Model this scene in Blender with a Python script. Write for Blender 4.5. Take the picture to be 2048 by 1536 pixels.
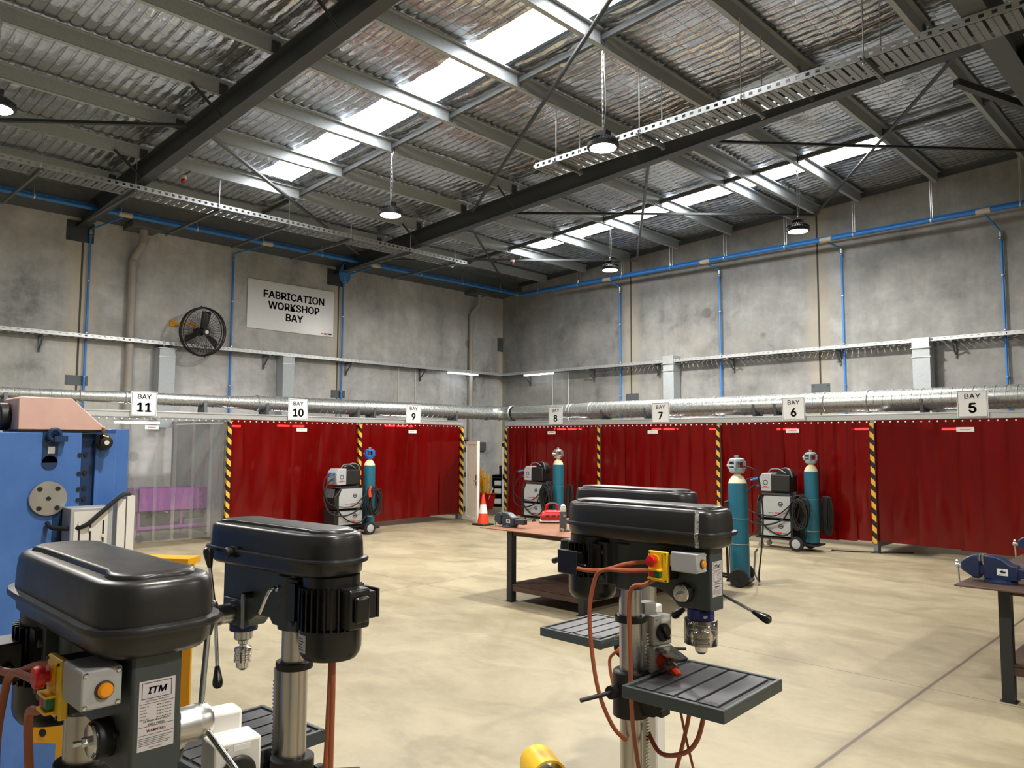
import bpy, bmesh, math, random
from mathutils import Vector, Matrix
random.seed(7)
R = math.radians
PI = math.pi
C = bpy.context.scene.collection
SC = bpy.context.scene
for _o in list(bpy.data.objects):
    bpy.data.objects.remove(_o)

# ------------------------------------------------------------------ camera, world, light, exposure
def cam_axes(yaw, pitch, roll):
    d = Vector((math.cos(pitch) * math.cos(yaw), math.cos(pitch) * math.sin(yaw), math.sin(pitch)))
    r = Vector((math.sin(yaw), -math.cos(yaw), 0))
    u = r.cross(d)
    c, s = math.cos(roll), math.sin(roll)
    return c * r + s * u, -s * r + c * u, d
CAM = Vector((17.372, -17.312, 1.9))
_r, _u, _d = cam_axes(2.34538777, 0.0765264544, 0.00458879222)
cd = bpy.data.cameras.new('camera')
cam = bpy.data.objects.new('camera', cd)
C.objects.link(cam)
cam.matrix_world = Matrix(((_r.x, _u.x, -_d.x, CAM.x), (_r.y, _u.y, -_d.y, CAM.y), (_r.z, _u.z, -_d.z, CAM.z), (0, 0, 0, 1)))
cd.sensor_width = 36
cd.lens = 1535.342 / 2048 * 36
cd.clip_start = 0.05
cd.clip_end = 200
SC.camera = cam
W = bpy.data.worlds.new('world')
SC.world = W
W.use_nodes = True
W.node_tree.nodes['Background'].inputs['Color'].default_value = (0.75, 0.85, 1.0, 1)
W.node_tree.nodes['Background'].inputs['Strength'].default_value = 0.6
SC.view_settings.view_transform = 'Standard'
SC.view_settings.look = 'None'
SC.view_settings.gamma = 1
SC.view_settings.use_curve_mapping = False
SC.view_settings.exposure = 0.55
SC.cycles.max_bounces = 10
SC.cycles.diffuse_bounces = 6
SC.cycles.glossy_bounces = 4
SC.cycles.transparent_max_bounces = 16
SC.cycles.transmission_bounces = 6
SC.cycles.sample_clamp_indirect = 6
SC.cycles.caustics_reflective = False
SC.cycles.caustics_refractive = False
SKYLIGHT = 9.0       # radiance of the translucent roof sheets under an overcast sky
LAMP_W = 190.0       # each high bay lamp

# ------------------------------------------------------------------ helpers
def lin(h):
    if isinstance(h, str):
        h = h.lstrip('#')
        v = [int(h[i:i + 2], 16) / 255 for i in (0, 2, 4)]
        return tuple(x / 12.92 if x <= .04045 else ((x + .055) / 1.055) ** 2.4 for x in v)
    return tuple(h)

class NT:
    def __init__(s, name):
        s.m = bpy.data.materials.new(name)
        s.m.use_nodes = True
        s.t = s.m.node_tree
        s.b = s.t.nodes['Principled BSDF']
        s.out = s.t.nodes['Material Output']
    def n(s, typ, props=None, **inp):
        nd = s.t.nodes.new(typ)
        for k, v in (props or {}).items():
            setattr(nd, k, v)
        for k, v in inp.items():
            s.set(nd, k, v)
        return nd
    def set(s, nd, k, v):
        k2 = k.replace('_', ' ')
        sock = nd.inputs[int(k[1:])] if (k[0] == 'i' and k[1:].isdigit()) else nd.inputs[k2]
        if isinstance(v, bpy.types.NodeSocket):
            s.t.links.new(v, sock)
        else:
            if isinstance(v, tuple) and len(v) == 3 and sock.type == 'RGBA':
                v = v + (1,)
            sock.default_value = v
    def math(s, op, a, b=0.0, c=None, clamp=False):
        nd = s.n('ShaderNodeMath', {'operation': op, 'use_clamp': clamp}, i0=a, i1=b)
        if c is not None:
            s.set(nd, 'i2', c)
        return nd.outputs[0]
    def mix(s, fac, a, b, blend='MIX'):
        nd = s.n('ShaderNodeMix', {'data_type': 'RGBA', 'blend_type': blend})
        s.set(nd, 'i0', fac); s.set(nd, 'i6', a); s.set(nd, 'i7', b)
        return nd.outputs[2]
    def ramp(s, fac, stops):
        nd = s.n('ShaderNodeValToRGB', None, Fac=fac)
        e = nd.color_ramp.elements
        while len(e) < len(stops):
            e.new(0.5)
        for i, (p, c) in enumerate(stops):
            e[i].position = p
            e[i].color = (c, c, c, 1) if isinstance(c, (int, float)) else tuple(c) + (1,)
        return nd.outputs[0]
    def pos(s):
        return s.n('ShaderNodeNewGeometry').outputs['Position']
    def obj(s):
        return s.n('ShaderNodeTexCoord').outputs['Object']
    def noise(s, vec, scale, detail=3, rough=.55, dist=0.0):
        return s.n('ShaderNodeTexNoise', None, Vector=vec, Scale=scale, Detail=detail, Roughness=rough, Distortion=dist).outputs[0]
    def mapv(s, vec, sc=(1, 1, 1), loc=(0, 0, 0), rot=(0, 0, 0)):
        return s.n('ShaderNodeMapping', None, Vector=vec, Scale=sc, Location=loc, Rotation=rot).outputs[0]
    def xyz(s, vec):
        return s.n('ShaderNodeSeparateXYZ', None, Vector=vec).outputs
    def bump(s, h, strength=.3, dist=.01):
        b = s.n('ShaderNodeBump', None, Height=h, Strength=strength, Distance=dist).outputs[0]
        s.set(s.b, 'Normal', b)

M = {}
def mat(name, color, rough=.5, metal=0., var=.06, vscale=9, bump=0., bscale=60, coat=0., spec=None, emit=0, alpha=None):
    if name in M:
        return M[name]
    t = NT(name)
    c = lin(color)
    p = t.obj()
    if var:
        f = t.noise(p, vscale, 4)
        lo = tuple(max(0, x * (1 - var * 2)) for x in c); hi = tuple(min(1, x * (1 + var * 2)) for x in c)
        t.set(t.b, 'Base_Color', t.mix(f, lo, hi))
        t.set(t.b, 'Roughness', t.n('ShaderNodeMapRange', None, Value=t.noise(p, vscale * 2.3, 3), i3=max(.02, rough - .08), i4=min(1, rough + .08)).outputs[0])
    else:
        t.set(t.b, 'Base_Color', c); t.set(t.b, 'Roughness', rough)
    t.set(t.b, 'Metallic', metal)
    if coat:
        t.set(t.b, 'Coat_Weight', coat); t.set(t.b, 'Coat_Roughness', .08)
    if spec is not None:
        t.set(t.b, 'Specular_IOR_Level', spec)
    if bump:
        t.bump(t.noise(p, bscale, 3), bump, .004)
    if emit:
        t.set(t.b, 'Emission_Color', c); t.set(t.b, 'Emission_Strength', emit)
    if alpha is not None:
        t.set(t.b, 'Alpha', alpha)
    M[name] = t.m
    return t.m

class MB:
    """collects boxes, tubes, lathes and prisms and links them as ONE mesh object"""
    def __init__(s, mtx=None):
        s.v = []; s.f = []; s.mi = []; s.M = mtx or Matrix()
    def add(s, vs, fs, m=0):
        o = len(s.v)
        s.v += [tuple(s.M @ Vector(q)) for q in vs]
        s.f += [tuple(i + o for i in q) for q in fs]
        s.mi += [m] * len(fs)
        return s
    def box(s, c, d, m=0, rot=None):
        vs = []
        for x in (-.5, .5):
            for y in (-.5, .5):
                for z in (-.5, .5):
                    q = Vector((x * d[0], y * d[1], z * d[2]))
                    if rot is not None:
                        q = rot @ q
                    vs.append(q + Vector(c))
        return s.add(vs, [(0, 1, 3, 2), (4, 6, 7, 5), (0, 4, 5, 1), (2, 3, 7, 6), (0, 2, 6, 4), (1, 5, 7, 3)], m)
    def bb(s, x0, x1, y0, y1, z0, z1, m=0):
        return s.box(((x0 + x1) / 2, (y0 + y1) / 2, (z0 + z1) / 2), (abs(x1 - x0), abs(y1 - y0), abs(z1 - z0)), m)
    def bar(s, p0, p1, w, h, m=0, up=(0, 0, 1)):
        p0 = Vector(p0); p1 = Vector(p1); d = (p1 - p0)
        L = d.length; d.normalize(); u = Vector(up)
        if abs(d.dot(u)) > .98:
            u = Vector((1, 0, 0))
        a = d.cross(u).normalized(); b = a.cross(d).normalized()
        rot = Matrix((d, a, b)).transposed()
        return s.box((p0 + p1) / 2, (L, w, h), m, rot)
    def cyl(s, p0, p1, r0, r1=None, n=16, m=0, cap=True):
        r1 = r0 if r1 is None else r1
        return s.tube([p0, p1], [r0, r1], n, m, cap)
    def tube(s, pts, r, n=8, m=0, cap=True):
        pts = [Vector(p) for p in pts]
        k = len(pts)
        rr = r if isinstance(r, (list, tuple)) else [r] * k
        d0 = (pts[1] - pts[0]).normalized()
        u = Vector((0, 0, 1)) if abs(d0.z) < .9 else Vector((1, 0, 0))
        a = d0.cross(u).normalized()
        vs = []; fs = []
        for i in range(k):
            if i == 0: d = pts[1] - pts[0]
            elif i == k - 1: d = pts[-1] - pts[-2]
            else: d = (pts[i + 1] - pts[i]).normalized() + (pts[i] - pts[i - 1]).normalized()
            if d.length < 1e-9: d = d0
            d.normalize()
            a = (a - d * a.dot(d))
            a.normalize()
            b = d.cross(a)
            for j in range(n):
                t = 2 * PI * j / n
                vs.append(pts[i] + (a * math.cos(t) + b * math.sin(t)) * rr[i])
        for i in range(k - 1):
            for j in range(n):
                fs.append((i * n + j, i * n + (j + 1) % n, (i + 1) * n + (j + 1) % n, (i + 1) * n + j))
        if cap:
            fs.append(tuple(range(n - 1, -1, -1)))
            fs.append(tuple((k - 1) * n + j for j in range(n)))
        return s.add(vs, fs, m)
    def lathe(s, prof, o=(0, 0, 0), ax=(0, 0, 1), n=28, m=0, cap=True):
        ax = Vector(ax).normalized(); o = Vector(o)
        u = Vector((1, 0, 0)) if abs(ax.x) < .9 else Vector((0, 1, 0))
        a = ax.cross(u).normalized(); b = ax.cross(a)
        vs = []; fs = []
        for r, h in prof:
            for j in range(n):
                t = 2 * PI * j / n
                vs.append(o + ax * h + (a * math.cos(t) + b * math.sin(t)) * max(r, 1e-4))
        for i in range(len(prof) - 1):
            for j in range(n):
                fs.append((i * n + j, i * n + (j + 1) % n, (i + 1) * n + (j + 1) % n, (i + 1) * n + j))
        if cap:
            fs.append(tuple(range(n)))
            fs.append(tuple((len(prof) - 1) * n + j for j in range(n)))
        return s.add(vs, fs, m)
    def loft(s, rings, m=0, cap=True, closed=True):
        n = len(rings[0]); vs = [p for r in rings for p in r]; fs = []
        for i in range(len(rings) - 1):
            for j in range(n if closed else n - 1):
                fs.append((i * n + j, i * n + (j + 1) % n, (i + 1) * n + (j + 1) % n, (i + 1) * n + j))
        if cap and closed:
            fs.append(tuple(range(n)))
            fs.append(tuple((len(rings) - 1) * n + j for j in range(n)))
        return s.add(vs, fs, m)
    def prism(s, poly, a, b, plane='xz', m=0):
        """polygon in a plane, extruded along the third axis from a to b"""
        f = {'xz': lambda p, t: (p[0], t, p[1]), 'xy': lambda p, t: (p[0], p[1], t), 'yz': lambda p, t: (t, p[0], p[1])}[plane]
        return s.loft([[f(p, a) for p in poly], [f(p, b) for p in poly]], m)
    def ball(s, c, r, m=0, n=14, sc=(1, 1, 1)):
        vs = []; fs = []; k = n // 2
        for i in range(k + 1):
            th = PI * i / k
            for j in range(n):
                ph = 2 * PI * j / n
                vs.append((c[0] + r * sc[0] * math.sin(th) * math.cos(ph), c[1] + r * sc[1] * math.sin(th) * math.sin(ph), c[2] + r * sc[2] * math.cos(th)))
        for i in range(k):
            for j in range(n):
                fs.append((i * n + j, i * n + (j + 1) % n, (i + 1) * n + (j + 1) % n, (i + 1) * n + j))
        return s.add(vs, fs, m)
    def grid(s, fn, nu, nv, m=0):
        vs = [fn(i / nu, j / nv) for i in range(nu + 1) for j in range(nv + 1)]
        fs = [(i * (nv + 1) + j, (i + 1) * (nv + 1) + j, (i + 1) * (nv + 1) + j + 1, i * (nv + 1) + j + 1) for i in range(nu) for j in range(nv)]
        return s.add(vs, fs, m)
    def text(s, body, size, o, u, v, m=0, bold=0.0, shear=0.0, align='CENTER', depth=0.0, sx=1.0):
        """flat lettering: u is the reading direction, v is up, o the middle of the line"""
        vs, fs = text_mesh(body, bold, shear, align)
        o = Vector(o); u = Vector(u).normalized(); v = Vector(v).normalized()
        w = u.cross(v) * depth
        return s.add([o + u * (p[0] * size * sx) + v * (p[1] * size) + w for p in vs], fs, m)
    def build(s, name, mats, parent=None, loc=None, rz=0, bevel=0, seg=2, ang=35, recalc=True):
        if not isinstance(mats, (list, tuple)): mats = [mats]
        if parent is None and loc is None:
            xs = [p[0] for p in s.v]; ys = [p[1] for p in s.v]; zs = [p[2] for p in s.v]
            loc = ((min(xs) + max(xs)) / 2, (min(ys) + max(ys)) / 2, min(zs))
            vs = [(p[0] - loc[0], p[1] - loc[1], p[2] - loc[2]) for p in s.v]
        else:
            vs = s.v
        me = bpy.data.meshes.new(name)
        me.from_pydata(vs, [], s.f)
        for q in mats: me.materials.append(M[q] if isinstance(q, str) else q)
        me.polygons.foreach_set('material_index', s.mi)
        if recalc:
            bm = bmesh.new(); bm.from_mesh(me)
            bmesh.ops.recalc_face_normals(bm, faces=bm.faces)
            bm.to_mesh(me); bm.free()
        me.polygons.foreach_set('use_smooth', [True] * len(me.polygons))
        me.set_sharp_from_angle(angle=R(ang))
        o = bpy.data.objects.new(name, me)
        C.objects.link(o)
        if parent is not None: o.parent = parent
        if loc is not None: o.location = loc
        o.rotation_euler = (0, 0, rz)
        if bevel:
            b = o.modifiers.new('edge', 'BEVEL')
            b.width = bevel; b.segments = seg; b.limit_method = 'ANGLE'; b.angle_limit = R(40); b.harden_normals = False
        return o

_TX = {}
FONT = None
try:                                     # Blender's own interface typeface, else the built-in one
    import os
    _fp = os.path.join(bpy.utils.system_resource('DATAFILES'), 'fonts', 'Inter.woff2')
    if os.path.exists(_fp): FONT = bpy.data.fonts.load(_fp)
except Exception:
    FONT = None
def text_mesh(body, bold, shear, align):
    key = (body, bold, shear, align)
    if key not in _TX:
        cu = bpy.data.curves.new('lettering', 'FONT')
        if FONT: cu.font = FONT
        cu.body = body; cu.size = 1; cu.align_x = align; cu.align_y = 'CENTER'; cu.offset = 0 if FONT else bold; cu.shear = shear; cu.resolution_u = 3
        ob = bpy.data.objects.new('lettering', cu); C.objects.link(ob)
        dg = bpy.context.evaluated_depsgraph_get(); dg.update()
        me = bpy.data.meshes.new_from_object(ob.evaluated_get(dg))
        vs = [tuple(x.co[:2]) for x in me.vertices]; fs = [tuple(p.vertices) for p in me.polygons]
        bpy.data.objects.remove(ob); bpy.data.curves.remove(cu); bpy.data.meshes.remove(me)
        if FONT and bold > 0:                # heavier strokes: the outline repeated with small shifts
            v0, f0 = vs, fs; vs, fs = [], []
            for dx, dy in ((-1, 0), (1, 0), (0, -.7), (0, .7), (0, 0)):
                o = len(vs); vs = vs + [(x + dx * bold, y + dy * bold) for x, y in v0]; fs = fs + [tuple(i + o for i in f) for f in f0]
        _TX[key] = (vs, fs)
    return _TX[key]

def smooth(pts, k=6):
    pts = [Vector(p) for p in pts]; out = []
    for i in range(len(pts) - 1):
        p0 = pts[max(i - 1, 0)]; p1 = pts[i]; p2 = pts[i + 1]; p3 = pts[min(i + 2, len(pts) - 1)]
        for j in range(k):
            t = j / k
            out.append(.5 * (2 * p1 + (p2 - p0) * t + (2 * p0 - 5 * p1 + 4 * p2 - p3) * t * t + (3 * p1 - p0 - 3 * p2 + p3) * t ** 3))
    out.append(pts[-1])
    return out

def tag(o, label=None, cat=None, group=None, kind=None):
    if label: o['label'] = label
    if cat: o['category'] = cat
    if group: o['group'] = group
    if kind: o['kind'] = kind
    return o
def thing(name, label, cat, loc=(0, 0, 0), rz=0, group=None):
    o = bpy.data.objects.new(name, None); C.objects.link(o)
    o.empty_display_size = .1
    o.location = loc; o.rotation_euler = (0, 0, rz)
    return tag(o, label, cat, group)
def dup(root, loc, rz=None, label=None, group=None):
    r = root.copy(); C.objects.link(r); r.location = loc
    if rz is not None: r.rotation_euler = (0, 0, rz)
    if label: r['label'] = label
    if group: r['group'] = group
    for ch in list(root.children):
        c = ch.copy(); C.objects.link(c); c.parent = r
        for g in ch.children:
            d = g.copy(); C.objects.link(d); d.parent = c
    return r
ORD = ['first', 'second', 'third', 'fourth', 'fifth', 'sixth', 'seventh', 'eighth', 'ninth', 'tenth', 'eleventh', 'twelfth', 'thirteenth']

# ------------------------------------------------------------------ plain materials
mat('strut_grey', '#585c5e', .55, .2, .08, 6)
mat('steel_dark', '#44484b', .45, .1, .05, 3)
mat('galv', '#8f9394', .42, .7, .1, 6)
mat('galv_dull', '#6f7475', .55, .5, .12, 8)
mat('galv_bright', '#c9cccd', .34, .55, .06, 12)
mat('zinc', '#c9cccd', .3, .85, .04, 30)
mat('chrome', '#d9dadb', .12, 1, .03, 20)
mat('blue_pipe', '#3686d8', .4, 0, .04, 3)
mat('beige_plastic', '#cfc4aa', .5)
mat('pvc_pipe', '#a69e96', .5, 0, .06, 3)
mat('black', '#161617', .5, 0, .05)
mat('black_gloss', '#121213', .3, 0, .05, 14, bump=.04, bscale=120)
mat('rubber', '#141414', .75, 0, .05)
mat('white_paint', '#e6e4df', .45, 0, .02)
mat('cream_paint', '#d8d2c2', .45, 0, .03)
mat('white_plastic', '#dcdad4', .4, 0, .02)
mat('red_plastic', '#c81414', .35, 0, .04)
mat('orange_red', '#e2401c', .5, 0, .04)
mat('yellow_paint', '#e8a613', .4, 0, .05)
mat('yellow_plastic', '#f0c21a', .4, 0, .03)
mat('orange_button', '#f59a12', .3, 0, .02)
mat('green_plastic', '#1f6b45', .4)
mat('grey_box', '#a9aaac', .45, 0, .03)
mat('ink', '#17181b', .5, 0, 0)
mat('ink_red', '#c8202a', .5, 0, 0)
mat('ink_blue', '#1b2350', .5, 0, 0)
mat('sign_white', '#e9ebec', .25, 0, .01)
mat('plate_grey', '#5a6064', .5, .2, .05)
mat('slate', '#3d4547', .42, 0, .05, 10, bump=.05, bscale=90)
mat('table_iron', '#55565a', .5, .55, .18, 9)
mat('brown_cable', '#a4583a', .45, 0, .04)
mat('navy_ring', '#16226e', .4, 0, .05)
mat('rust_steel', '#8d5f44', .6, .25, .22, 2.6)
mat('rust_dark', '#4e3a30', .65, .2, .25, 3)
mat('bench_frame', '#2e3032', .45, .3, .08)
mat('vice_blue', '#1c2a4c', .4, 0, .08, bump=.06, bscale=80)
mat('vice_grey', '#39424c', .42, 0, .08)
mat('welder_grey', '#a7aaac', .42, 0, .03)
mat('gas_green', '#1b6076', .35, 0, .05)
mat('gas_cream', '#d9cfae', .5, 0, .08)
mat('guard_grey', '#8ea3ad', .4, 0, .05)
mat('guard_blue', '#1d5fae', .4, 0, .05)
mat('purple', '#8c3f92', .5, 0, .04)
mat('partition', '#8a8c8d', .6, 0, .05)
mat('brass', '#b08d4a', .35, .9, .05)
# ------------------------------------------------------------------ surfaces with their own look
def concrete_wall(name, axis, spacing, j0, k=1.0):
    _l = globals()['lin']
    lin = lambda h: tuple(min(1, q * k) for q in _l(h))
    t = NT(name); p = t.pos(); X = t.xyz(p)
    big = t.noise(p, .33, 5, .6, .4)
    mid = t.noise(p, 1.7, 6, .62, .3)
    fine = t.noise(p, 9, 5, .7)
    drip = t.noise(t.mapv(p, (3.2, 3.2, .28)), 1.0, 5, .6)
    v = t.math('ADD', t.math('MULTIPLY', big, .5), t.math('MULTIPLY', mid, .3))
    v = t.math('ADD', v, t.math('MULTIPLY', drip, .15))
    v = t.math('ADD', v, t.math('MULTIPLY', fine, .12))
    col = t.ramp(v, [(.40, lin('#7b7c7c')), (.48, lin('#a0a1a0')), (.56, lin('#b8b8b6')), (.66, lin('#d2d1ce'))])
    # warm cast here and there
    col = t.mix(t.math('MULTIPLY', t.ramp(t.noise(p, .8, 3), [(.5, 0), (.7, 1)]), .35), col, lin('#b9b1a2'))
    # precast panel joints: cream sealant bands and a dark line
    d = t.math('ABSOLUTE', t.math('WRAP', t.math('SUBTRACT', X[axis], j0), spacing / 2, -spacing / 2))
    dn = t.math('ADD', d, t.math('MULTIPLY', t.math('SUBTRACT', mid, .5), .35))
    col = t.mix(t.math('MULTIPLY', t.ramp(dn, [(.16, 1), (.34, 0)]), .6), col, lin('#c9bfab'))
    col = t.mix(t.ramp(d, [(.018, 1), (.024, 0)]), col, lin('#4f4a40'))
    # filled lifting points
    vo = t.n('ShaderNodeTexVoronoi', None, Vector=t.mapv(p, (.42, .42, .42), (.31, .17, .2)), Scale=1.0, Randomness=.9).outputs['Distance']
    vo = t.math('ADD', vo, t.math('MULTIPLY', t.math('SUBTRACT', fine, .5), .03))
    col = t.mix(t.math('MULTIPLY', t.ramp(vo, [(.045, 1), (.062, 0)]), .45), col, lin('#57514a'))
    # pitting
    col = t.mix(t.ramp(t.noise(p, 26, 3, .7), [(.70, 0), (.78, .5)]), col, lin('#4c4b48'))
    t.set(t.b, 'Base_Color', col)
    t.set(t.b, 'Roughness', .62); t.set(t.b, 'Specular_IOR_Level', .35)
    t.bump(t.math('ADD', mid, t.math('MULTIPLY', fine, .4)), .12, .02)
    M[name] = t.m
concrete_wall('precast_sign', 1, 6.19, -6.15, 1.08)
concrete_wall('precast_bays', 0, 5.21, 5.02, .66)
mat('blockwork', '#8f8f8a', .7, 0, .1, 2)

def floor_mat():
    t = NT('floor_concrete'); p = t.pos(); X = t.xyz(p)
    big = t.noise(p, .28, 5, .6, .5); mid = t.noise(t.mapv(p, (1, 1.6, 1), rot=(0, 0, .6)), 1.3, 6, .65, .8); fine = t.noise(p, 14, 5, .7)
    v = t.math('ADD', t.math('MULTIPLY', big, .45), t.math('ADD', t.math('MULTIPLY', mid, .42), t.math('MULTIPLY', fine, .13)))
    col = t.ramp(v, [(.33, lin('#80775f')), (.47, lin('#988d73')), (.58, lin('#aa9f84')), (.72, lin('#b8ad92'))])
    st = t.ramp(t.noise(p, .55, 4, .55, 1.2), [(.60, 0), (.68, 1)])
    col = t.mix(t.math('MULTIPLY', st, .38), col, lin('#706853'))
    for ax, at, w in ((0, 15.385, .010), (1, -10.62, .0035), (0, 9.2, .0045), (1, -4.4, .0035), (1, -16.8, .0035)):
        wob = t.math('MULTIPLY', t.math('SUBTRACT', t.noise(p, .4, 2), .5), .03)
        d = t.math('ABSOLUTE', t.math('ADD', t.math('SUBTRACT', X[ax], at), wob))
        if ax == 0 and at > 15:
            col = t.mix(t.math('MULTIPLY', t.ramp(d, [(.012, 1), (.10, 0)]), .28), col, lin('#6b5a48'))
        col = t.mix(t.math('MULTIPLY', t.ramp(d, [(w, 1), (w * 1.6, 0)]), .8), col, lin('#4b443a'))
    vo = t.n('ShaderNodeTexVoronoi', None, Vector=p, Scale=1.1).outputs['Distance']
    col = t.mix(t.math('MULTIPLY', t.ramp(vo, [(.02, 1), (.035, 0)]), .5), col, lin('#6e6656'))
    t.set(t.b, 'Base_Color', col)
    t.set(t.b, 'Roughness', t.n('ShaderNodeMapRange', None, Value=mid, i3=.34, i4=.62).outputs[0])
    t.set(t.b, 'Specular_IOR_Level', .4)
    t.bump(t.math('ADD', mid, t.math('MULTIPLY', fine, .3)), .06, .01)
    M['floor_concrete'] = t.m
floor_mat()

def foil_mat():
    t = NT('roof_foil'); p = t.pos(); X = t.xyz(p)
    # wires of the safety mesh show as dark lines
    def line(ax, s, w, o):
        d = t.math('ABSOLUTE', t.math('WRAP', t.math('SUBTRACT', X[ax], o), s / 2, -s / 2))
        return t.ramp(d, [(w, 1), (w * 1.7, 0)])
    ln = t.math('MAXIMUM', line(1, .15, .006, 0), line(0, .30, .004, .1))
    n1 = t.noise(t.mapv(p, (1, 2.4, 1)), 3.2, 2, .5, .4)
    n2 = t.noise(p, 17, 3, .6)
    col = t.mix(n1, lin('#ccd2d8'), lin('#e2e7ec'))
    col = t.mix(t.math('MULTIPLY', ln, .6), col, lin('#4a4a4c'))
    t.set(t.b, 'Base_Color', col)
    t.set(t.b, 'Metallic', .9)
    t.set(t.b, 'Roughness', t.n('ShaderNodeMapRange', None, Value=n2, i3=.15, i4=.30).outputs[0])
    h = t.math('ADD', t.math('MULTIPLY', n1, .05), t.math('MULTIPLY', n2, .004))
    t.bump(h, .75, .5)
    M['roof_foil'] = t.m
foil_mat()

def galv_wave(name, col, rough, scale, metal=.75):
    """galvanised sheet with its spangle"""
    t = NT(name); p = t.obj()
    v = t.n('ShaderNodeTexVoronoi', None, Vector=p, Scale=scale).outputs['Color']
    f = t.xyz(v)[0]
    c = lin(col)
    t.set(t.b, 'Base_Color', t.mix(f, tuple(x * .9 for x in c), tuple(min(1, x * 1.06) for x in c)))
    t.set(t.b, 'Metallic', metal)
    t.set(t.b, 'Roughness', t.n('ShaderNodeMapRange', None, Value=f, i3=rough - .06, i4=rough + .1).outputs[0])
    M[name] = t.m
galv_wave('purlin_galv', '#b4bbbf', .5, 60, .3)
galv_wave('duct_sheet', '#c3c7c6', .3, 70)

def red_pvc():
    t = NT('red_pvc'); p = t.pos()
    n = t.noise(t.mapv(p, (1, 1, .22)), 2.2, 4, .6)
    t.set(t.b, 'Base_Color', t.mix(n, lin('#640404'), lin('#8a0a08')))
    t.set(t.b, 'Roughness', t.n('ShaderNodeMapRange', None, Value=t.noise(p, 7, 3), i3=.1, i4=.24).outputs[0])
    t.set(t.b, 'Specular_IOR_Level', .5)
    t.bump(t.noise(t.mapv(p, (1, 1, .3)), 3.5, 3), .10, .03)
    tr = t.n('ShaderNodeBsdfTransparent', None, Color=(.26, .008, .008, 1)).outputs[0]
    mx = t.n('ShaderNodeMixShader', None, Fac=.62)
    t.t.links.new(tr, mx.inputs[1]); t.t.links.new(t.b.outputs[0], mx.inputs[2])
    t.t.links.new(mx.outputs[0], t.out.inputs[0])
    M['red_pvc'] = t.m
red_pvc()

def clear_sheet(name, fac, rough, tint, ior=1.45):
    t = NT(name); p = t.pos()
    gl = t.n('ShaderNodeBsdfGlossy', None, Color=(1, 1, 1, 1), Roughness=rough)
    bp = t.n('ShaderNodeBump', None, Height=t.noise(t.mapv(p, (1, 1, .35)), 5, 3), Strength=.25, Distance=.03)
    t.t.links.new(bp.outputs[0], gl.inputs['Normal'])
    tr = t.n('ShaderNodeBsdfTransparent', None, Color=tint)
    df = t.n('ShaderNodeBsdfDiffuse', None, Color=(.8, .82, .84, 1))
    fr = t.n('ShaderNodeFresnel', None, IOR=ior)
    m1 = t.n('ShaderNodeMixShader', None, Fac=fac)
    t.t.links.new(tr.outputs[0], m1.inputs[1]); t.t.links.new(df.outputs[0], m1.inputs[2])
    m2 = t.n('ShaderNodeMixShader', None, Fac=t.math('MULTIPLY', fr.outputs[0], 2.2, clamp=True))
    t.t.links.new(m1.outputs[0], m2.inputs[1]); t.t.links.new(gl.outputs[0], m2.inputs[2])
    t.t.links.new(m2.outputs[0], t.out.inputs[0])
    M[name] = t.m
clear_sheet('clear_pvc', .08, .05, (.93, .94, .95, 1))
clear_sheet('clear_guard', .06, .08, (.78, .74, .68, 1))

def hazard():
    t = NT('hazard_tape'); X = t.xyz(t.pos())
    s = t.math('ADD', X[2], t.math('MULTIPLY', t.math('ADD', X[0], X[1]), .9))
    f = t.math('GREATER_THAN', t.math('FRACT', t.math('DIVIDE', s, .205)), .5)
    t.set(t.b, 'Base_Color', t.mix(f, lin('#141210'), lin('#e2b040')))
    t.set(t.b, 'Roughness', .4)
    M['hazard_tape'] = t.m
hazard()

def emitter(name, col, s):
    t = NT(name)
    t.set(t.b, 'Base_Color', (0.8, .8, .8)); t.set(t.b, 'Emission_Color', col); t.set(t.b, 'Emission_Strength', s)
    M[name] = t.m
emitter('skylight_sheet', (.98, .99, 1.0), SKYLIGHT)
emitter('led_disc', (1.0, .97, .90), 22)
emitter('batten_tube', (.95, .98, 1.0), 7)
emitter('bay_tube', (1.0, .97, .93), 22)

def paint_blue():
    t = NT('machine_blue'); p = t.obj()
    n = t.noise(p, 5, 5, .6); f = t.noise(p, 70, 3, .6)
    t.set(t.b, 'Base_Color', t.mix(n, lin('#3863a6'), lin('#547fc4')))
    t.set(t.b, 'Roughness', t.n('ShaderNodeMapRange', None, Value=f, i3=.22, i4=.42).outputs[0])
    t.bump(f, .12, .004)
    M['machine_blue'] = t.m
    t = NT('copper_film'); p = t.obj()
    n = t.noise(p, 6, 5, .65, .6)
    t.set(t.b, 'Base_Color', t.mix(n, lin('#dcaea6'), lin('#f0cec2')))
    t.set(t.b, 'Metallic', .35)
    t.set(t.b, 'Roughness', t.n('ShaderNodeMapRange', None, Value=t.noise(t.mapv(p, (1, 3, 3)), 14, 4), i3=.25, i4=.5).outputs[0])
    M['copper_film'] = t.m
paint_blue()
mat('machine_navy', '#16345a', .4, 0, .08)
def scuff():
    t = NT('scuffed_paint'); p = t.obj()
    n = t.noise(p, 55, 4, .7); f = t.ramp(n, [(.42, 0), (.52, 1)])
    t.set(t.b, 'Base_Color', t.mix(f, lin('#1b1b1c'), lin('#b9babb'))); t.set(t.b, 'Metallic', t.math('MULTIPLY', f, .6)); t.set(t.b, 'Roughness', .4)
    M['scuffed_paint'] = t.m
scuff()
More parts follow.
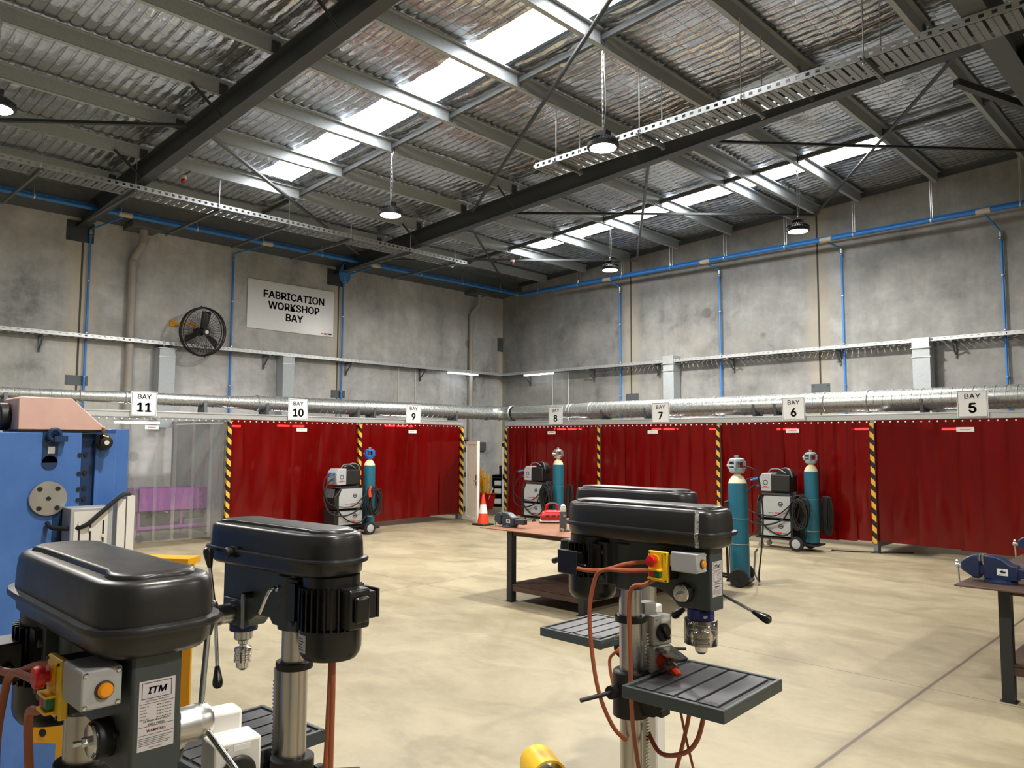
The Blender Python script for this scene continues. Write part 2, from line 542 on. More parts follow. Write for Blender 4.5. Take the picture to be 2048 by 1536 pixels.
def cover_paint():
    t = NT('cover_black'); p = t.obj()
    n = t.noise(p, 8, 4, .6)
    t.set(t.b, 'Base_Color', t.mix(n, lin('#1a1a1a'), lin('#242424')))
    t.set(t.b, 'Roughness', t.n('ShaderNodeMapRange', None, Value=t.noise(p, 22, 4), i3=.24, i4=.40).outputs[0])
    t.set(t.b, 'Specular_IOR_Level', .55)
    t.bump(t.noise(p, 130, 2), .04, .003)
    M['cover_black'] = t.m
cover_paint()

# ------------------------------------------------------------------ the setting
X1, Y1 = 22.0, -22.0
RZ0, RK = 6.905, .05                    # underside of the roof: z = RZ0 + RK * x
def roofz(x): return RZ0 + RK * x
SKY = [(-10.42, -9.68), (-3.05, -2.2), (-17.6, -16.7)]  # last strip is unseen, added at a similar pitch to light the near machines
SKX0, SKX1 = 3.7, 12.55

def struct(o, label, cat):
    return tag(o, label, cat, None, 'structure')
struct(MB().bb(-.3, X1 + .3, Y1 - .3, .3, -.2, 0).build('floor', 'floor_concrete', ang=80), 'pale polished concrete floor with saw cut joints and stains', 'floor')
struct(MB().bb(-.25, 0, Y1, .25, 0, 7.0).build('wall_left', 'precast_sign'), 'grey precast concrete wall carrying the workshop sign and the fan', 'wall')
wr = MB(); wr.prism([(0, 0), (X1, 0), (X1, roofz(X1) + .1), (0, roofz(0) + .1)], 0, .25, 'xz')
struct(wr.build('wall_right', 'precast_bays'), 'grey precast concrete wall behind bays 5 to 8', 'wall')
struct(MB().bb(X1, X1 + .25, Y1, .25, 0, roofz(X1)).build('wall_back', 'blockwork'), 'plain grey wall behind the photographer', 'wall')
struct(MB().bb(-.25, X1 + .25, Y1 - .25, Y1, 0, roofz(X1)).build('wall_front', 'blockwork'), 'plain grey wall at the near end of the hall', 'wall')

def roof():
    dy, dx = .0375, .15
    ny = int(round(-Y1 / dy)); nx = int(round(X1 / dx))
    rnd = random.Random(3)
    sag = {}
    vs = []
    for i in range(nx + 1):
        x = i * dx
        for j in range(ny + 1):
            y = -j * dy
            c = int(j * dy / .15 + 1e-6); k = i // 2
            a = sag.setdefault((c, k), rnd.uniform(.35, 1.0) + .5 * math.sin(c * .37 + k * .21) * math.sin(k * .33))
            fy = abs(math.sin(PI * (j * dy) / .15)); fx = .45 + .55 * abs(math.sin(PI * x / .30))
            pur = min(abs(x - (2.0 + 1.545 * q)) for q in range(13))
            z = roofz(x) - .034 * a * fy * fx * min(1, .35 + pur * 2.2) - .03 * min(pur, .75) / .75
            vs.append((x, y, z))
    fs = []
    for i in range(nx):
        x = (i + .5) * dx
        for j in range(ny):
            y = -(j + .5) * dy
            if SKX0 < x < SKX1 and any(a < y < b for a, b in SKY): continue
            q = i * (ny + 1) + j
            fs.append((q, q + 1, q + ny + 2, q + ny + 1))
    me = bpy.data.meshes.new('ceiling'); me.from_pydata(vs, [], fs); me.materials.append(M['roof_foil'])
    me.polygons.foreach_set('use_smooth', [True] * len(fs))
    o = bpy.data.objects.new('ceiling', me); C.objects.link(o)
    struct(o, 'silver foil insulation sagging through wire mesh under the roof', 'ceiling')
    b = MB(); b.prism([(-.3, roofz(-.3) + .06), (X1 + .3, roofz(X1 + .3) + .06), (X1 + .3, roofz(X1 + .3) + .1), (-.3, roofz(-.3) + .1)], Y1 - .3, .3, 'xz')
    struct(b.build('roof_sheeting', 'galv_dull'), 'metal roof sheeting above the foil', 'roof')
roof()
for i, (a, b) in enumerate(SKY):
    m = MB()
    m.loft([[(SKX0, a, roofz(SKX0) + .015), (SKX0, b, roofz(SKX0) + .015)], [(SKX1, a, roofz(SKX1) + .015), (SKX1, b, roofz(SKX1) + .015)]], cap=False, closed=False)
    o = m.build('window_%d' % (i + 1), 'skylight_sheet', recalc=False)
    struct(o, ['long white translucent roof skylight over the middle of the hall', 'white translucent roof skylight near the wall of bays 5 to 8', 'white translucent roof skylight added unseen above the near machines'][i], 'skylight')

# box gutter and eave along the sign wall
g = MB()
g.prism([(0, 6.52), (.78, 6.66), (.78, 6.9), (0, 6.9)], Y1, 0, 'xz')
struct(g.build('trim_1', 'plate_grey'), 'dark grey box gutter along the top of the sign wall', 'gutter')
g = MB(); g.bb(.78, .84, Y1, 0, 6.63, 6.94)
struct(g.build('trim_2', 'galv_dull'), 'galvanised lip of the box gutter', 'gutter lip')
g = MB(); g.prism([(0, 6.77), (X1, 6.77 + RK * X1), (X1, 6.93 + RK * X1), (0, 6.93 + RK * X1 * .999)], -.02, -.11, 'xz')
struct(g.build('trim_3', 'steel_dark'), 'dark steel edge channel along the top of the wall of bays 5 to 8', 'edge beam')

# ------------------------------------------------------------------ roof steel
PX = [2.0 + 1.545 * i for i in range(13)]
def rafter(y, label):
    t = thing('roof_beam', label, 'beam', (0, y, 6.3))
    z0, k = 0.0, RK
    L = X1
    def slab(a, b, y0, y1):
        m = MB(); m.prism([(0.02, a), (L, a + k * L), (L, b + k * L), (0.02, b)], y0, y1, 'xz'); return m
    m = slab(.012, .348, -.006, .006)
    m2 = slab(0, .014, -.095, .095); m3 = slab(.346, .36, -.095, .095)
    for q in (m2, m3): m.add(q.v, q.f)
    m.build('girder', 'steel_dark', t)
    e = MB(); e.bb(0.0, .02, -.26, .26, -.28, .14)
    for sy in (-.2, .2):
        for z in (-.22, .02): e.cyl((.02, sy, z), (.045, sy, z), .018, n=8)
    e.build('end_plate', 'steel_dark', t)
    return t
rafter(-12.4, 'dark steel roof beam nearer the camera, running up from the sign wall')
rafter(-6.25, 'dark steel roof beam beyond the middle skylight, under the long cable tray')
rafter(-18.7, 'dark steel roof beam overhead at the near end of the hall')

def purlin_mesh(L):
    """lipped Z section along -y"""
    m = MB()
    m.bb(-.002, .002, 0, -L, 0, .2)
    m.bb(-.002, .07, 0, -L, .196, .2); m.bb(.066, .07, 0, -L, .18, .2)
    m.bb(-.07, .002, 0, -L, 0, .004); m.bb(-.07, -.066, 0, -L, 0, .02)
    return m
BAYS = [(-.12, -6.15, 'in the roof section over bays 5 to 8'), (-6.2, -12.3, 'in the roof section between the two dark beams'), (-12.32, -18.6, 'in the roof section before the first dark beam')]
pm = {}
for b, (ya, yb, where) in enumerate(BAYS):
    for i, x in enumerate(PX):
        zb = 6.66 + RK * x + .005
        L = ya - yb
        if b not in pm:
            o = purlin_mesh(L).build('purlin', 'purlin_galv', loc=(0, 0, 0)); pm[b] = o
        else:
            o = pm[b].copy(); C.objects.link(o)
        o.location = (x, ya, zb)
        tag(o, '%s purlin from the sign wall, %s' % (ORD[i].capitalize(), where), 'purlin', 'roof purlins under the foil')
xp = pm[0].copy(); C.objects.link(xp); xp.location = (PX[5] + .62, -.12, 6.60 + RK * (PX[5] + .62))
tag(xp, 'extra galvanised purlin doubled close beside the sixth one, above the far skylight', 'purlin', 'roof purlins under the foil')
# cleats with bolts at the beams
for y, nm in ((-6.25, 'beam under the long tray'), (-12.4, 'near roof beam')):
    c0 = None
    for i, x in enumerate(PX):
        if c0 is None:
            q = MB(); q.bb(-.004, .004, -.11, .02, 0, .17)
            for yy in (-.085, -.03):
                for z in (.05, .12): q.cyl((-.02, yy, z), (.016, yy, z), .011, n=6)
            c0 = q.build('purlin_cleat', 'steel_dark', loc=(0, 0, 0)); o = c0
        else:
            o = c0.copy(); C.objects.link(o)
        o.location = (x + .012, y - .02, 6.66 + RK * x)
        tag(o, 'dark bolted cleat holding the %s purlin on the %s' % (ORD[i], nm), 'cleat', 'purlin cleats')
# bridging between the purlins
for b, y in enumerate((-3.3, -9.38, -15.6)):
    for i in range(len(PX) - 1):
        if b == 2 and i > 3: continue
        xa, xb = PX[i] + .01, PX[i + 1] - .01
        m = MB(); m.bar((xa, y, 6.665 + RK * xa + .1), (xb, y, 6.665 + RK * xb + .1), .06, .075)
        m.bb(xa, xa + .01, y - .04, y + .04, 6.665 + RK * xa + .02, 6.665 + RK * xa + .16)
        m.bb(xb - .01, xb, y - .04, y + .04, 6.665 + RK * xb + .02, 6.665 + RK * xb + .16)
        o = m.build('purlin_bridging', 'strut_grey')
        tag(o, 'galvanised bridging strut between the %s and %s purlins, %s' % (ORD[i], ORD[i + 1], ['beside the far skylight', 'beside the middle skylight', 'before the first dark beam'][b]), 'strut', 'bridging struts between purlins')
# fly braces from purlin to the bottom of the beam
for y, xs, nm in ((-12.4, (3.545, 6.635, 9.725), 'near roof beam'), (-6.25, (3.545, 6.635, 9.725, 12.815), 'beam under the long tray')):
    for k, x in enumerate(xs):
        m = MB(); m.bar((x + .02, y - .55, 6.69 + RK * x), (x + .02, y - .09, 6.33 + RK * x), .05, .006); m.bar((x + .02, y - .55, 6.69 + RK * x), (x + .02, y - .09, 6.33 + RK * x), .006, .05)
        tag(m.build('fly_brace', 'steel_dark'), 'short dark fly brace on the %s, %s from the sign wall' % (nm, ORD[k]), 'brace', 'fly braces')
BR = [('brace_rod', (15.6, -12.3), (5.42, -6.35), .03, 'long round diagonal roof brace crossing under the middle skylight', 'steel_dark'),
      ('brace_bar', (5.45, -12.2), (1.2, -6.35), .035, 'pale diagonal roof brace crossing the sign wall end of the middle skylight', 'galv_dull'),
      ('brace_bar', (.9, -18.4), (5.45, -12.5), .035, 'dark diagonal roof brace before the first dark beam, by the sign wall', 'steel_dark'),
      ('brace_rod', (9.85, -6.15), (5.4, -.25), .03, 'diagonal roof brace crossing the far skylight from the beam down to the wall', 'galv_dull'),
      ('brace_bar', (5.45, -6.15), (10.3, -.25), .03, 'dark flat roof brace crossing the far skylight between bays 7 and 6', 'steel_dark'),
      ('brace_bar', (10.35, -6.15), (14.95, -.25), .03, 'dark flat roof brace crossing the end of the far skylight over bay 5', 'steel_dark'),
      ('brace_bar', (14.98, -6.15), (10.3, -.25), .03, 'roof brace slanting down to the wall between bays 6 and 5', 'steel_dark'),
      ('brace_bar', (.7, -6.15), (5.4, -.25), .03, 'pale roof brace near the corner passing under the far skylight start', 'galv_dull'),
      ('brace_rod', (5.0, -6.15), (.7, -.4), .028, 'dark thin roof brace running down into the corner of the hall', 'steel_dark')]
for nme, a, b, r, lab, mt in BR:
    p0 = Vector((a[0], a[1], 6.58 + RK * a[0])); p1 = Vector((b[0], b[1], 6.58 + RK * b[0]))
    m = MB()
    if nme == 'brace_rod': m.cyl(p0, p1, r, n=10)
    else:
        m.bar(p0, p1, r * 1.9, .007); m.bar(p0 + Vector((0, 0, r * .8)), p1 + Vector((0, 0, r * .8)), .007, r * 1.6)
    for p, d in ((p0, p1 - p0), (p1, p0 - p1)):
        d = d.normalized(); m.bar(p - d * .02, p + d * .2, .09, .012)
    tag(m.build(nme, mt), lab, 'brace', 'diagonal roof braces')
# girder truss crossing above the tray at the far upper corner
t = thing('roof_truss', 'heavy grey steel truss crossing over the long cable tray by the far beam', 'truss', (15.45, -9.2, 6.0))
m = MB(); m.bb(-.12, .12, -3.2, 9.1, .34, .36); m.bb(-.006, .006, -3.2, 9.1, .36, .72); m.bb(-.12, .12, -3.2, 9.1, .72, .74); m.build('bottom_chord', 'plate_grey', t)
for k, yy in enumerate((-1.6, .35, 2.6, 4.8, 7.0)):
    b = MB(); b.bar((0.16, yy, .72), (.5, yy + .9, 1.35), .1, .1); b.build('web_strut', 'steel_dark', t)
m = MB(); m.bb(.42, .66, -3.2, 9.1, 1.2, 1.36); m.build('top_chord', 'plate_grey', t)
b = MB(); b.bb(.12, .4, 2.7, 2.72, .36, 1.1); b.bb(.12, .14, 2.5, 3.1, .3, .9); b.build('gusset_plate', 'steel_dark', t)
b = MB(); b.bar((-.75, 2.95, .66), (-.05, 4.1, .42), .09, .09); b.build('knee_brace', 'steel_dark', t)
# ------------------------------------------------------------------ high bay lamps
def high_bay(x, y, z, label, first=[None]):
    if first[0] is None:
        t = thing('high_bay_lamp', label, 'ceiling lamp', (x, y, z), 0, 'high bay lamps')
        first[0] = t
        b = MB(); b.lathe([(.0, .115), (.12, .115), (.13, .105), (.195, .06), (.215, .05), (.215, -.005), (.19, -.012), (.175, -.012)], n=36, cap=False)
        for k in range(24):
            a = 2 * PI * k / 24; b.bar((.1 * math.cos(a), .1 * math.sin(a), .12), (.2 * math.cos(a), .2 * math.sin(a), .062), .006, .05)
        b.build('housing', 'black', t)
        d = MB(); d.lathe([(.0, -.006), (.178, -.006), (.178, -.014), (0, -.018)], n=36); d.build('lens', 'led_disc', t)
        d = MB(); d.bb(-.09, .09, -.06, .06, .115, .215); d.bb(-.11, -.1, -.02, .02, .06, .23); d.build('driver_box', 'black', t, bevel=.008)
    else:
        t = dup(first[0], (x, y, z), None, label)
        for ch in list(t.children):
            if ch.name.startswith('chain'): bpy.data.objects.remove(ch)
    top = 6.66 + RK * x - z
    c = MB(); c.tube([(0, 0, .21), (0, 0, .30)], .008, 6); c.lathe([(.0, .26), (.02, .28), (.0, .30)], n=8)
    n = int((top - .3) / .04)
    for k in range(n):
        zz = .3 + k * .04
        if k % 2: c.bb(-.012, .012, -.003, .003, zz, zz + .045)
        else: c.bb(-.003, .003, -.012, .012, zz, zz + .045)
    c.tube(smooth([(.012, 0, .25), (.05, .0, .6), (.02, 0, top - .15), (.03, .03, top)], 4), .006, 6)
    c.build('chain', 'zinc', t)
    L = bpy.data.lights.new('lamp_light', 'AREA'); L.shape = 'DISK'; L.size = .34; L.energy = LAMP_W; L.color = (1, .95, .86)
    lo = bpy.data.objects.new('lamp_light', L); C.objects.link(lo); lo.location = (x, y, z - .04)
    return t
high_bay(PX[6] - .05, -9.3, 5.86, 'round black high bay lamp in front of the long cable tray')
high_bay(PX[3] + .03, -9.42, 5.86, 'round black high bay lamp hanging above the workshop sign side, beyond the middle skylight')
high_bay(PX[6] - .07, -3.22, 5.96, 'round black high bay lamp hanging before the wall above bay 6')
high_bay(PX[3] - .1, -2.95, 5.98, 'round black high bay lamp deepest in the hall, above bay 8')
high_bay(6.72, -15.28, 5.87, 'round black high bay lamp cut off beside the pale purlins above the blue machine')

high_bay(PX[9] - .05, -15.4, 6.1, 'round black high bay lamp over the drill presses, out of view')  # these three are added unseen on the lamp grid, to light the near machines
high_bay(20.5, -15.4, 6.1, 'round black high bay lamp behind the photographer, on the sign side, out of view')
high_bay(20.5, -9.3, 6.1, 'round black high bay lamp behind the photographer, on the bay 5 side, out of view')
# ------------------------------------------------------------------ smoke detectors
def detector(x, y, z, label):
    t = thing('smoke_detector', label, 'smoke detector', (x, y, z), 0, 'smoke detectors')
    b = MB(); b.lathe([(.0, .06), (.055, .06), (.06, .045), (.06, .0), (.0, -.002)], n=20); b.build('base', 'white_plastic', t)
    b = MB(); b.lathe([(.045, 0), (.045, -.045), (.03, -.06), (0, -.06)], n=20); b.build('sensor', 'red_plastic', t)
    b = MB(); b.bar((-.16, 0, .07), (.3, 0, .07), .03, .02); b.build('bracket', 'galv_dull', t)
detector(3.54, -11.75, 6.66, 'white and red smoke detector beyond the near roof beam')
detector(3.40, -3.05, 6.66, 'white and red smoke detector at the corner end of the far skylight')

# ------------------------------------------------------------------ cable trays
def lip(m, ax, a, b, o, z, h=.075):
    """perforated side lip of a tray from a to b; o is the other coordinate"""
    n = int((b - a) / .12)
    def put(u0, u1, z0, z1):
        if ax == 'y': m.bb(o - .003, o + .003, u0, u1, z0, z1)
        else: m.bb(u0, u1, o - .003, o + .003, z0, z1)
    put(a, b, z, z + h * .3); put(a, b, z + h * .75, z + h)
    for k in range(n + 1):
        u = a + (b - a) * k / max(n, 1)
        put(u - .035, u + .035, z + h * .3, z + h * .75)
def tray_floor(m, ax, a, b, o0, o1, z, pitch=.16, gap=.03):
    n = int((b - a) / pitch)
    for k in range(n):
        u0 = a + k * pitch; u1 = u0 + pitch - gap
        if ax == 'y': m.bb(o0, o1, u0, u1, z, z + .006); m.bb(o0, o1, u0 + .05, u0 + .065, z - .008, z)
        else: m.bb(u0, u1, o0, o1, z, z + .006); m.bb(u0 + .05, u0 + .065, o0, o1, z - .008, z)

# long tray under the roof, along x in front of the far beam
t = thing('cable_tray', 'long galvanised cable tray hung in front of the far dark beam', 'cable tray', (0, 0, 0))
m = MB(); tray_floor(m, 'x', 9.3, 17.5, -8.54, -8.08, 6.24); m.build('tray_floor', 'galv', t)
m = MB(); lip(m, 'x', 9.3, 17.5, -8.56, 6.24, .09); m.build('side_rail', 'galv_bright', t)
m = MB(); lip(m, 'x', 9.3, 17.5, -8.07, 6.24, .09); m.build('side_rail', 'galv_bright', t)
for i in (5, 6, 7, 8):
    x = PX[i] + (.05 if i < 8 else 0)
    m = MB()
    for y in (-8.6, -8.03): m.cyl((x, y, 6.15), (x, y, 6.66 + RK * x), .007, n=6); m.cyl((x, y, 6.16), (x, y, 6.20), .016, n=6)
    m.build('hanger_rod', 'zinc', t)
    m = MB(); m.bb(x - .02, x + .02, -8.66, -7.97, 6.185, 6.19); m.bb(x - .02, x - .017, -8.66, -7.97, 6.19, 6.232); m.bb(x + .017, x + .02, -8.66, -7.97, 6.19, 6.232)
    for k in range(9):
        y = -8.62 + .075 * k; m.bb(x - .0205, x - .0203, y, y + .03, 6.2, 6.222, 1); m.bb(x - .012, x + .012, y, y + .03, 6.1845, 6.1848, 1)
    m.build('strut_channel', ['galv', 'ink'], t)
# tray along the sign wall under the purlins
t = thing('cable_tray', 'galvanised cable tray under the roof running along the sign wall', 'cable tray', (0, 0, 0))
m = MB(); tray_floor(m, 'y', -20, -4.75, 3.0, 3.46, 6.29); m.build('tray_floor', 'galv', t)
m = MB(); lip(m, 'y', -20, -4.75, 3.47, 6.29, .09); m.build('side_rail', 'galv_bright', t)
m = MB(); lip(m, 'y', -20, -4.75, 2.99, 6.29, .09); m.build('side_rail', 'galv_bright', t)
for y in (-14.0, -12.55, -11.05, -9.6, -8.12, -6.5, -5.15):
    m = MB(); m.cyl((3.5, y, 6.24), (3.5, y, 6.66 + RK * 3.5), .008, n=6); m.cyl((3.5, y, 6.22), (3.5, y, 6.26), .018, n=6); m.build('hanger_rod', 'zinc', t)
    m = MB(); m.bar((.98, y, 6.252), (3.54, y, 6.252), .045, .045); m.build('support_arm', 'galv_dull', t)
# wall trays with brackets
def wall_tray(side):
    if side == 'L':
        t = thing('cable_tray', 'narrow perforated cable tray on brackets across the sign wall, below the fan', 'cable tray')
        m = MB(); tray_floor(m, 'y', -21, -.33, .06, .30, 4.0, .13, .02); m.build('tray_floor', 'galv', t)
        m = MB(); lip(m, 'y', -21, -.33, .305, 4.0, .075); lip(m, 'y', -21, -.33, .055, 4.0, .075); m.build('side_rail', 'galv_bright', t)
        for y in (-13.05, -10.75, -8.25, -5.9, -3.4, -1.4):
            m = MB(); m.bar((.02, y, 3.975), (.36, y, 3.975), .04, .035); m.bar((.03, y, 3.72), (.3, y, 3.965), .03, .025); m.bar((.025, y, 3.66), (.025, y, 4.02), .04, .03); m.cyl((.03, y, 3.70), (.09, y, 3.70), .02, n=8)
            m.build('bracket', 'galv_dull', t)
    else:
        t = thing('cable_tray', 'narrow perforated cable tray on brackets across the wall above bays 5 to 8', 'cable tray')
        m = MB(); tray_floor(m, 'x', .05, 18, -.30, -.06, 4.0, .13, .02); m.build('tray_floor', 'galv', t)
        m = MB(); lip(m, 'x', .05, 18, -.305, 4.0, .075); lip(m, 'x', .05, 18, -.055, 4.0, .075); m.build('side_rail', 'galv_bright', t)
        for x in (1.25, 3.75, 5.95, 8.1, 10.7, 13.0, 15.4):
            m = MB(); m.bar((x, -.02, 3.975), (x, -.36, 3.975), .04, .035); m.bar((x, -.03, 3.72), (x, -.3, 3.965), .03, .025); m.bar((x, -.025, 3.66), (x, -.025, 4.02), .04, .03)
            m.build('bracket', 'galv_dull', t)
wall_tray('L'); wall_tray('R')

# ------------------------------------------------------------------ compressed air pipes
def air_main(side):
    if side == 'L':
        t = thing('air_pipe', 'bright blue compressed air pipe pair along the sign wall', 'pipe')
        a, b = (1.0, -20.5, 6.5), (1.0, -.42, 6.5); off = Vector((-.1, 0, .1))
    else:
        t = thing('air_pipe', 'bright blue compressed air pipe pair along the wall above bays 5 to 8', 'pipe')
        a, b = (1.08, -.36, 6.46), (18, -.36, 6.46); off = Vector((0, .12, .09))
    a = Vector(a); b = Vector(b)
    m = MB(); m.cyl(a, b, .044, n=14); m.build('main_pipe', 'blue_pipe', t)
    m = MB(); m.cyl(a + off, b + off, .02, n=10); m.build('small_pipe', 'blue_pipe', t)
    d = (b - a).normalized(); L = (b - a).length
    k = .8
    j = 0
    while k < L:
        p = a + d * k
        m = MB(); m.lathe([(.0, -.014), (.054, -.014), (.054, .014), (0, .014)], p, d, 14); m.cyl(p, p + Vector((0, 0, .12)), .012, n=6)
        top = 6.6 if side == 'L' else 6.83 + RK * p.x
        if side == 'R':
            for dy in (-.02, .1): m.cyl(p + Vector((0, dy, 0)), (p.x, p.y + dy, top), .006, n=5)
        else:
            m.cyl(p, (p.x, p.y, 6.72), .006, n=5)
        m.build('pipe_clip', 'zinc', t)
        k += 1.55; j += 1
air_main('L'); air_main('R')
o = MB(); o.tube(smooth([(1.0, -.44, 6.5), (1.0, -.37, 6.49), (1.09, -.36, 6.46)], 4), .05, 12)
tag(o.build('pipe_elbow', 'grey_box'), 'grey elbow joining the two blue air mains in the corner', 'pipe fitting')
def drop(side, u, zt, label):
    t = thing('air_drop_pipe', label, 'pipe', (0, 0, 0), 0, 'blue air drop pipes')
    m = MB(); k = MB(); z = MB()
    if side == 'L':
        main = Vector((1.0, u + .35, 6.5)); e = Vector((.06, u, zt)); d = Vector((0, 1, 0)); wall = Vector((-.05, 0, 0))
    else:
        main = Vector((u - .22, -.36, 6.46)); e = Vector((u, -.06, zt)); d = Vector((1, 0, 0)); wall = Vector((0, .05, 0))
    k.cyl(main - d * .13, main + d * .13, .056, n=14); k.build('tee_fitting', 'beige_plastic', t, bevel=.008)
    m.tube(smooth([main, main + (e - main) * .15 + Vector((0, 0, -.02)), e + Vector((0, 0, .05)) + (main - e) * .1, e + Vector((0, 0, .03))], 5), .017, 10); m.build('swing_pipe', 'blue_pipe', t)
    m = MB(); m.cyl(e, (e.x, e.y, 1.3), .023, n=12); m.build('drop_pipe', 'blue_pipe', t)
    z.cyl(e + Vector((0, 0, -.05)), e + Vector((0, 0, .05)), .034, n=12); z.cyl(e + Vector((0, 0, -.1)), e + Vector((0, 0, -.085)), .045, n=12)
    z.cyl((e.x, e.y, 4.12), (e.x, e.y, 4.14), .04, n=12)
    for zz in (5.2, 3.2): z.cyl((e.x, e.y, zz), (e.x, e.y, zz + .02), .03, n=12); z.bar(Vector((e.x, e.y, zz + .01)), Vector((e.x, e.y, zz + .01)) + wall, .02, .02)
    z.build('fittings', 'zinc', t)
drop('L', -12.22, 6.25, 'blue air drop pipe on the sign wall beside the first downpipe')
drop('L', -9.1, 6.3, 'blue air drop pipe on the sign wall between the fan and the sign')
drop('L', -6.05, 6.25, 'blue air drop pipe on the sign wall just past the sign')
drop('R', 4.69, 6.2, 'blue air drop pipe on the wall above bay 8')
drop('R', 7.77, 6.2, 'blue air drop pipe on the wall above bay 7')
drop('R', 10.8, 6.22, 'blue air drop pipe on the wall above bay 6')
drop('R', 13.88, 6.02, 'blue air drop pipe on the wall above bay 5')
m = MB()
for k in range(5):
    a = .16 - .012 * k
    m.tube([(.35 + .02 * k, -6.2 + a * math.cos(s * PI / 9), 6.27 + .04 * k + (a + .06) * math.sin(s * PI / 9)) for s in range(19)], .018, 6)
tag(m.build('air_hose', 'blue_pipe'), 'coil of blue air hose hung on the end of the far roof beam', 'hose')

# ------------------------------------------------------------------ downpipes and rain heads
def downpipe(y, r, label):
    t = thing('downpipe', label, 'downpipe', (.0, y, 0), 0, 'downpipes')
    m = MB(); m.tube([(.12, 0, 0.02), (.12, 0, 5.72)] + smooth([(.12, 0, 5.78), (.14, .02, 5.86), (.34, .1, 6.1), (.36, .11, 6.2)], 4) + [(.36, .11, 6.5)], r, 18); m.build('pipe', 'pvc_pipe', t)
    m = MB()
    for z in (5.72, 6.17, 3.0): m.lathe([(r, -.05), (r + .008, -.045), (r + .008, .045), (r, .05)], (.12 if z < 6 else .36, 0 if z < 6 else .11, z), (0, 0, 1), 18, cap=False)
    m.build('socket_joint', 'pvc_pipe', t)
    m = MB(); m.lathe([(r + .012, -.02), (r + .012, .02)], (.12, 0, 2.92), (0, 0, 1), 18, cap=False); m.bb(0, .04, -r - .05, r + .02, 2.9, 2.94); m.build('strap', 'zinc', t)
    m = MB(); m.bb(.02, .58, -.2, .42, 6.42, 6.86); m.build('rain_head', 'galv_dull', t, bevel=.01)
downpipe(-11.38, .085, 'pale grey plastic downpipe on the sign wall above bay 11')
downpipe(-1.49, .066, 'pale grey plastic downpipe on the sign wall close to the corner')

# small wall fittings
def plate(side, u, z, w, h, label):
    m = MB()
    if side == 'L':
        m.bb(.0, .014, u - w / 2, u + w / 2, z - h / 2, z + h / 2)
        for a in (-1, 1):
            for b in (-1, 1): m.cyl((.014, u + a * (w / 2 - .04), z + b * (h / 2 - .04)), (.03, u + a * (w / 2 - .04), z + b * (h / 2 - .04)), .014, n=6)
    else:
        m.bb(u - w / 2, u + w / 2, -.014, 0, z - h / 2, z + h / 2)
        for a in (-1, 1):
            for b in (-1, 1): m.cyl((u + a * (w / 2 - .04), -.014, z + b * (h / 2 - .04)), (u + a * (w / 2 - .04), -.03, z + b * (h / 2 - .04)), .014, n=6)
    tag(m.build('wall_plate', 'plate_grey'), label, 'steel plate', 'steel joint plates on the walls')
plate('L', -12.34, 3.14, .42, .2, 'dark bolted joint plate on the sign wall beside the first blue drop pipe')
plate('L', -6.11, 3.16, .42, .2, 'dark bolted joint plate on the sign wall below the sign corner')
plate('R', 10.23, 3.15, .42, .24, 'dark bolted joint plate on the wall above bay 6')
plate('R', 5.05, 3.16, .42, .2, 'dark bolted joint plate on the wall above bay 8')
plate('L', -.12, 5.03, .24, .44, 'dark bolted joint plate high in the corner')
plate('R', .1, 2.98, .3, .16, 'dark joint plate low in the corner just above the duct')

for side, u, lab in (('L', -4.15, 'thin white conduit under the tray on the sign wall, farther from the corner'), ('L', -3.55, 'thin white conduit under the tray on the sign wall, beside a bracket'), ('R', 2.15, 'thin white conduit under the lit batten on the wall of bay 8'), ('R', 2.78, 'thin white conduit past the lit batten on the wall of bay 8')):
    m = MB()
    p = (.02, u) if side == 'L' else (u, -.02)
    m.cyl((p[0], p[1], 1.2), (p[0], p[1], 4.0), .014, n=8)
    for z in (2.9, 3.5): m.cyl((p[0], p[1], z), (p[0], p[1], z + .025), .02, n=8)
    tag(m.build('conduit', 'white_plastic'), lab, 'conduit', 'white conduits')

def batten(p0, p1, label):
    p0 = Vector(p0); p1 = Vector(p1); d = (p1 - p0).normalized()
    t = thing('batten_light', label, 'strip light', (p0 + p1) / 2)
    c = (p0 + p1) / 2
    m = MB(); m.bar(p0 - c + Vector((0, 0, .03)), p1 - c + Vector((0, 0, .03)), .07, .025); m.build('body', 'white_plastic', t)
    m = MB(); m.bar(p0 - c, p1 - c, .055, .035); m.build('diffuser', 'batten_tube', t, bevel=.012)
batten((.36, -2.62, 3.95), (.36, -1.42, 3.95), 'lit white batten light under the tray on the sign wall near the corner')
batten((1.3, -.36, 3.95), (2.5, -.36, 3.95), 'lit white batten light under the tray on the wall of bay 8')

# ------------------------------------------------------------------ wall fan
t = thing('wall_fan', 'round black caged industrial wall fan above bay 11', 'fan', (.0, -10.12, 4.33))
m = MB(); m.bb(0, .04, -.40, -.28, .14, .27); m.build('wall_bracket', 'yellow_paint', t)
m = MB(); m.bar((.03, -.34, .2), (.45, -.02, .17), .05, .05); m.bar((.45, -.02, .2), (.45, .02, -.0), .05, .05); m.build('arm', 'yellow_paint', t)
fx = Vector((.88, .18, -.12)).normalized()
fa = fx.cross(Vector((0, 0, 1))).normalized(); fb = fa.cross(fx)
fc = Vector((.62, .1, 0))
m = MB(); m.cyl(fc - fx * .24, fc - fx * .05, .09, n=18); m.build('motor', 'black', t, bevel=.01)
RF = .53
m = MB()
for off, rr in ((-.075, RF), (.075, RF), (.0, RF + .008)):
    m.tube([fc + fx * off + (fa * math.cos(2 * PI * k / 40) + fb * math.sin(2 * PI * k / 40)) * rr for k in range(41)], .013 if off else .02, 6, cap=False)
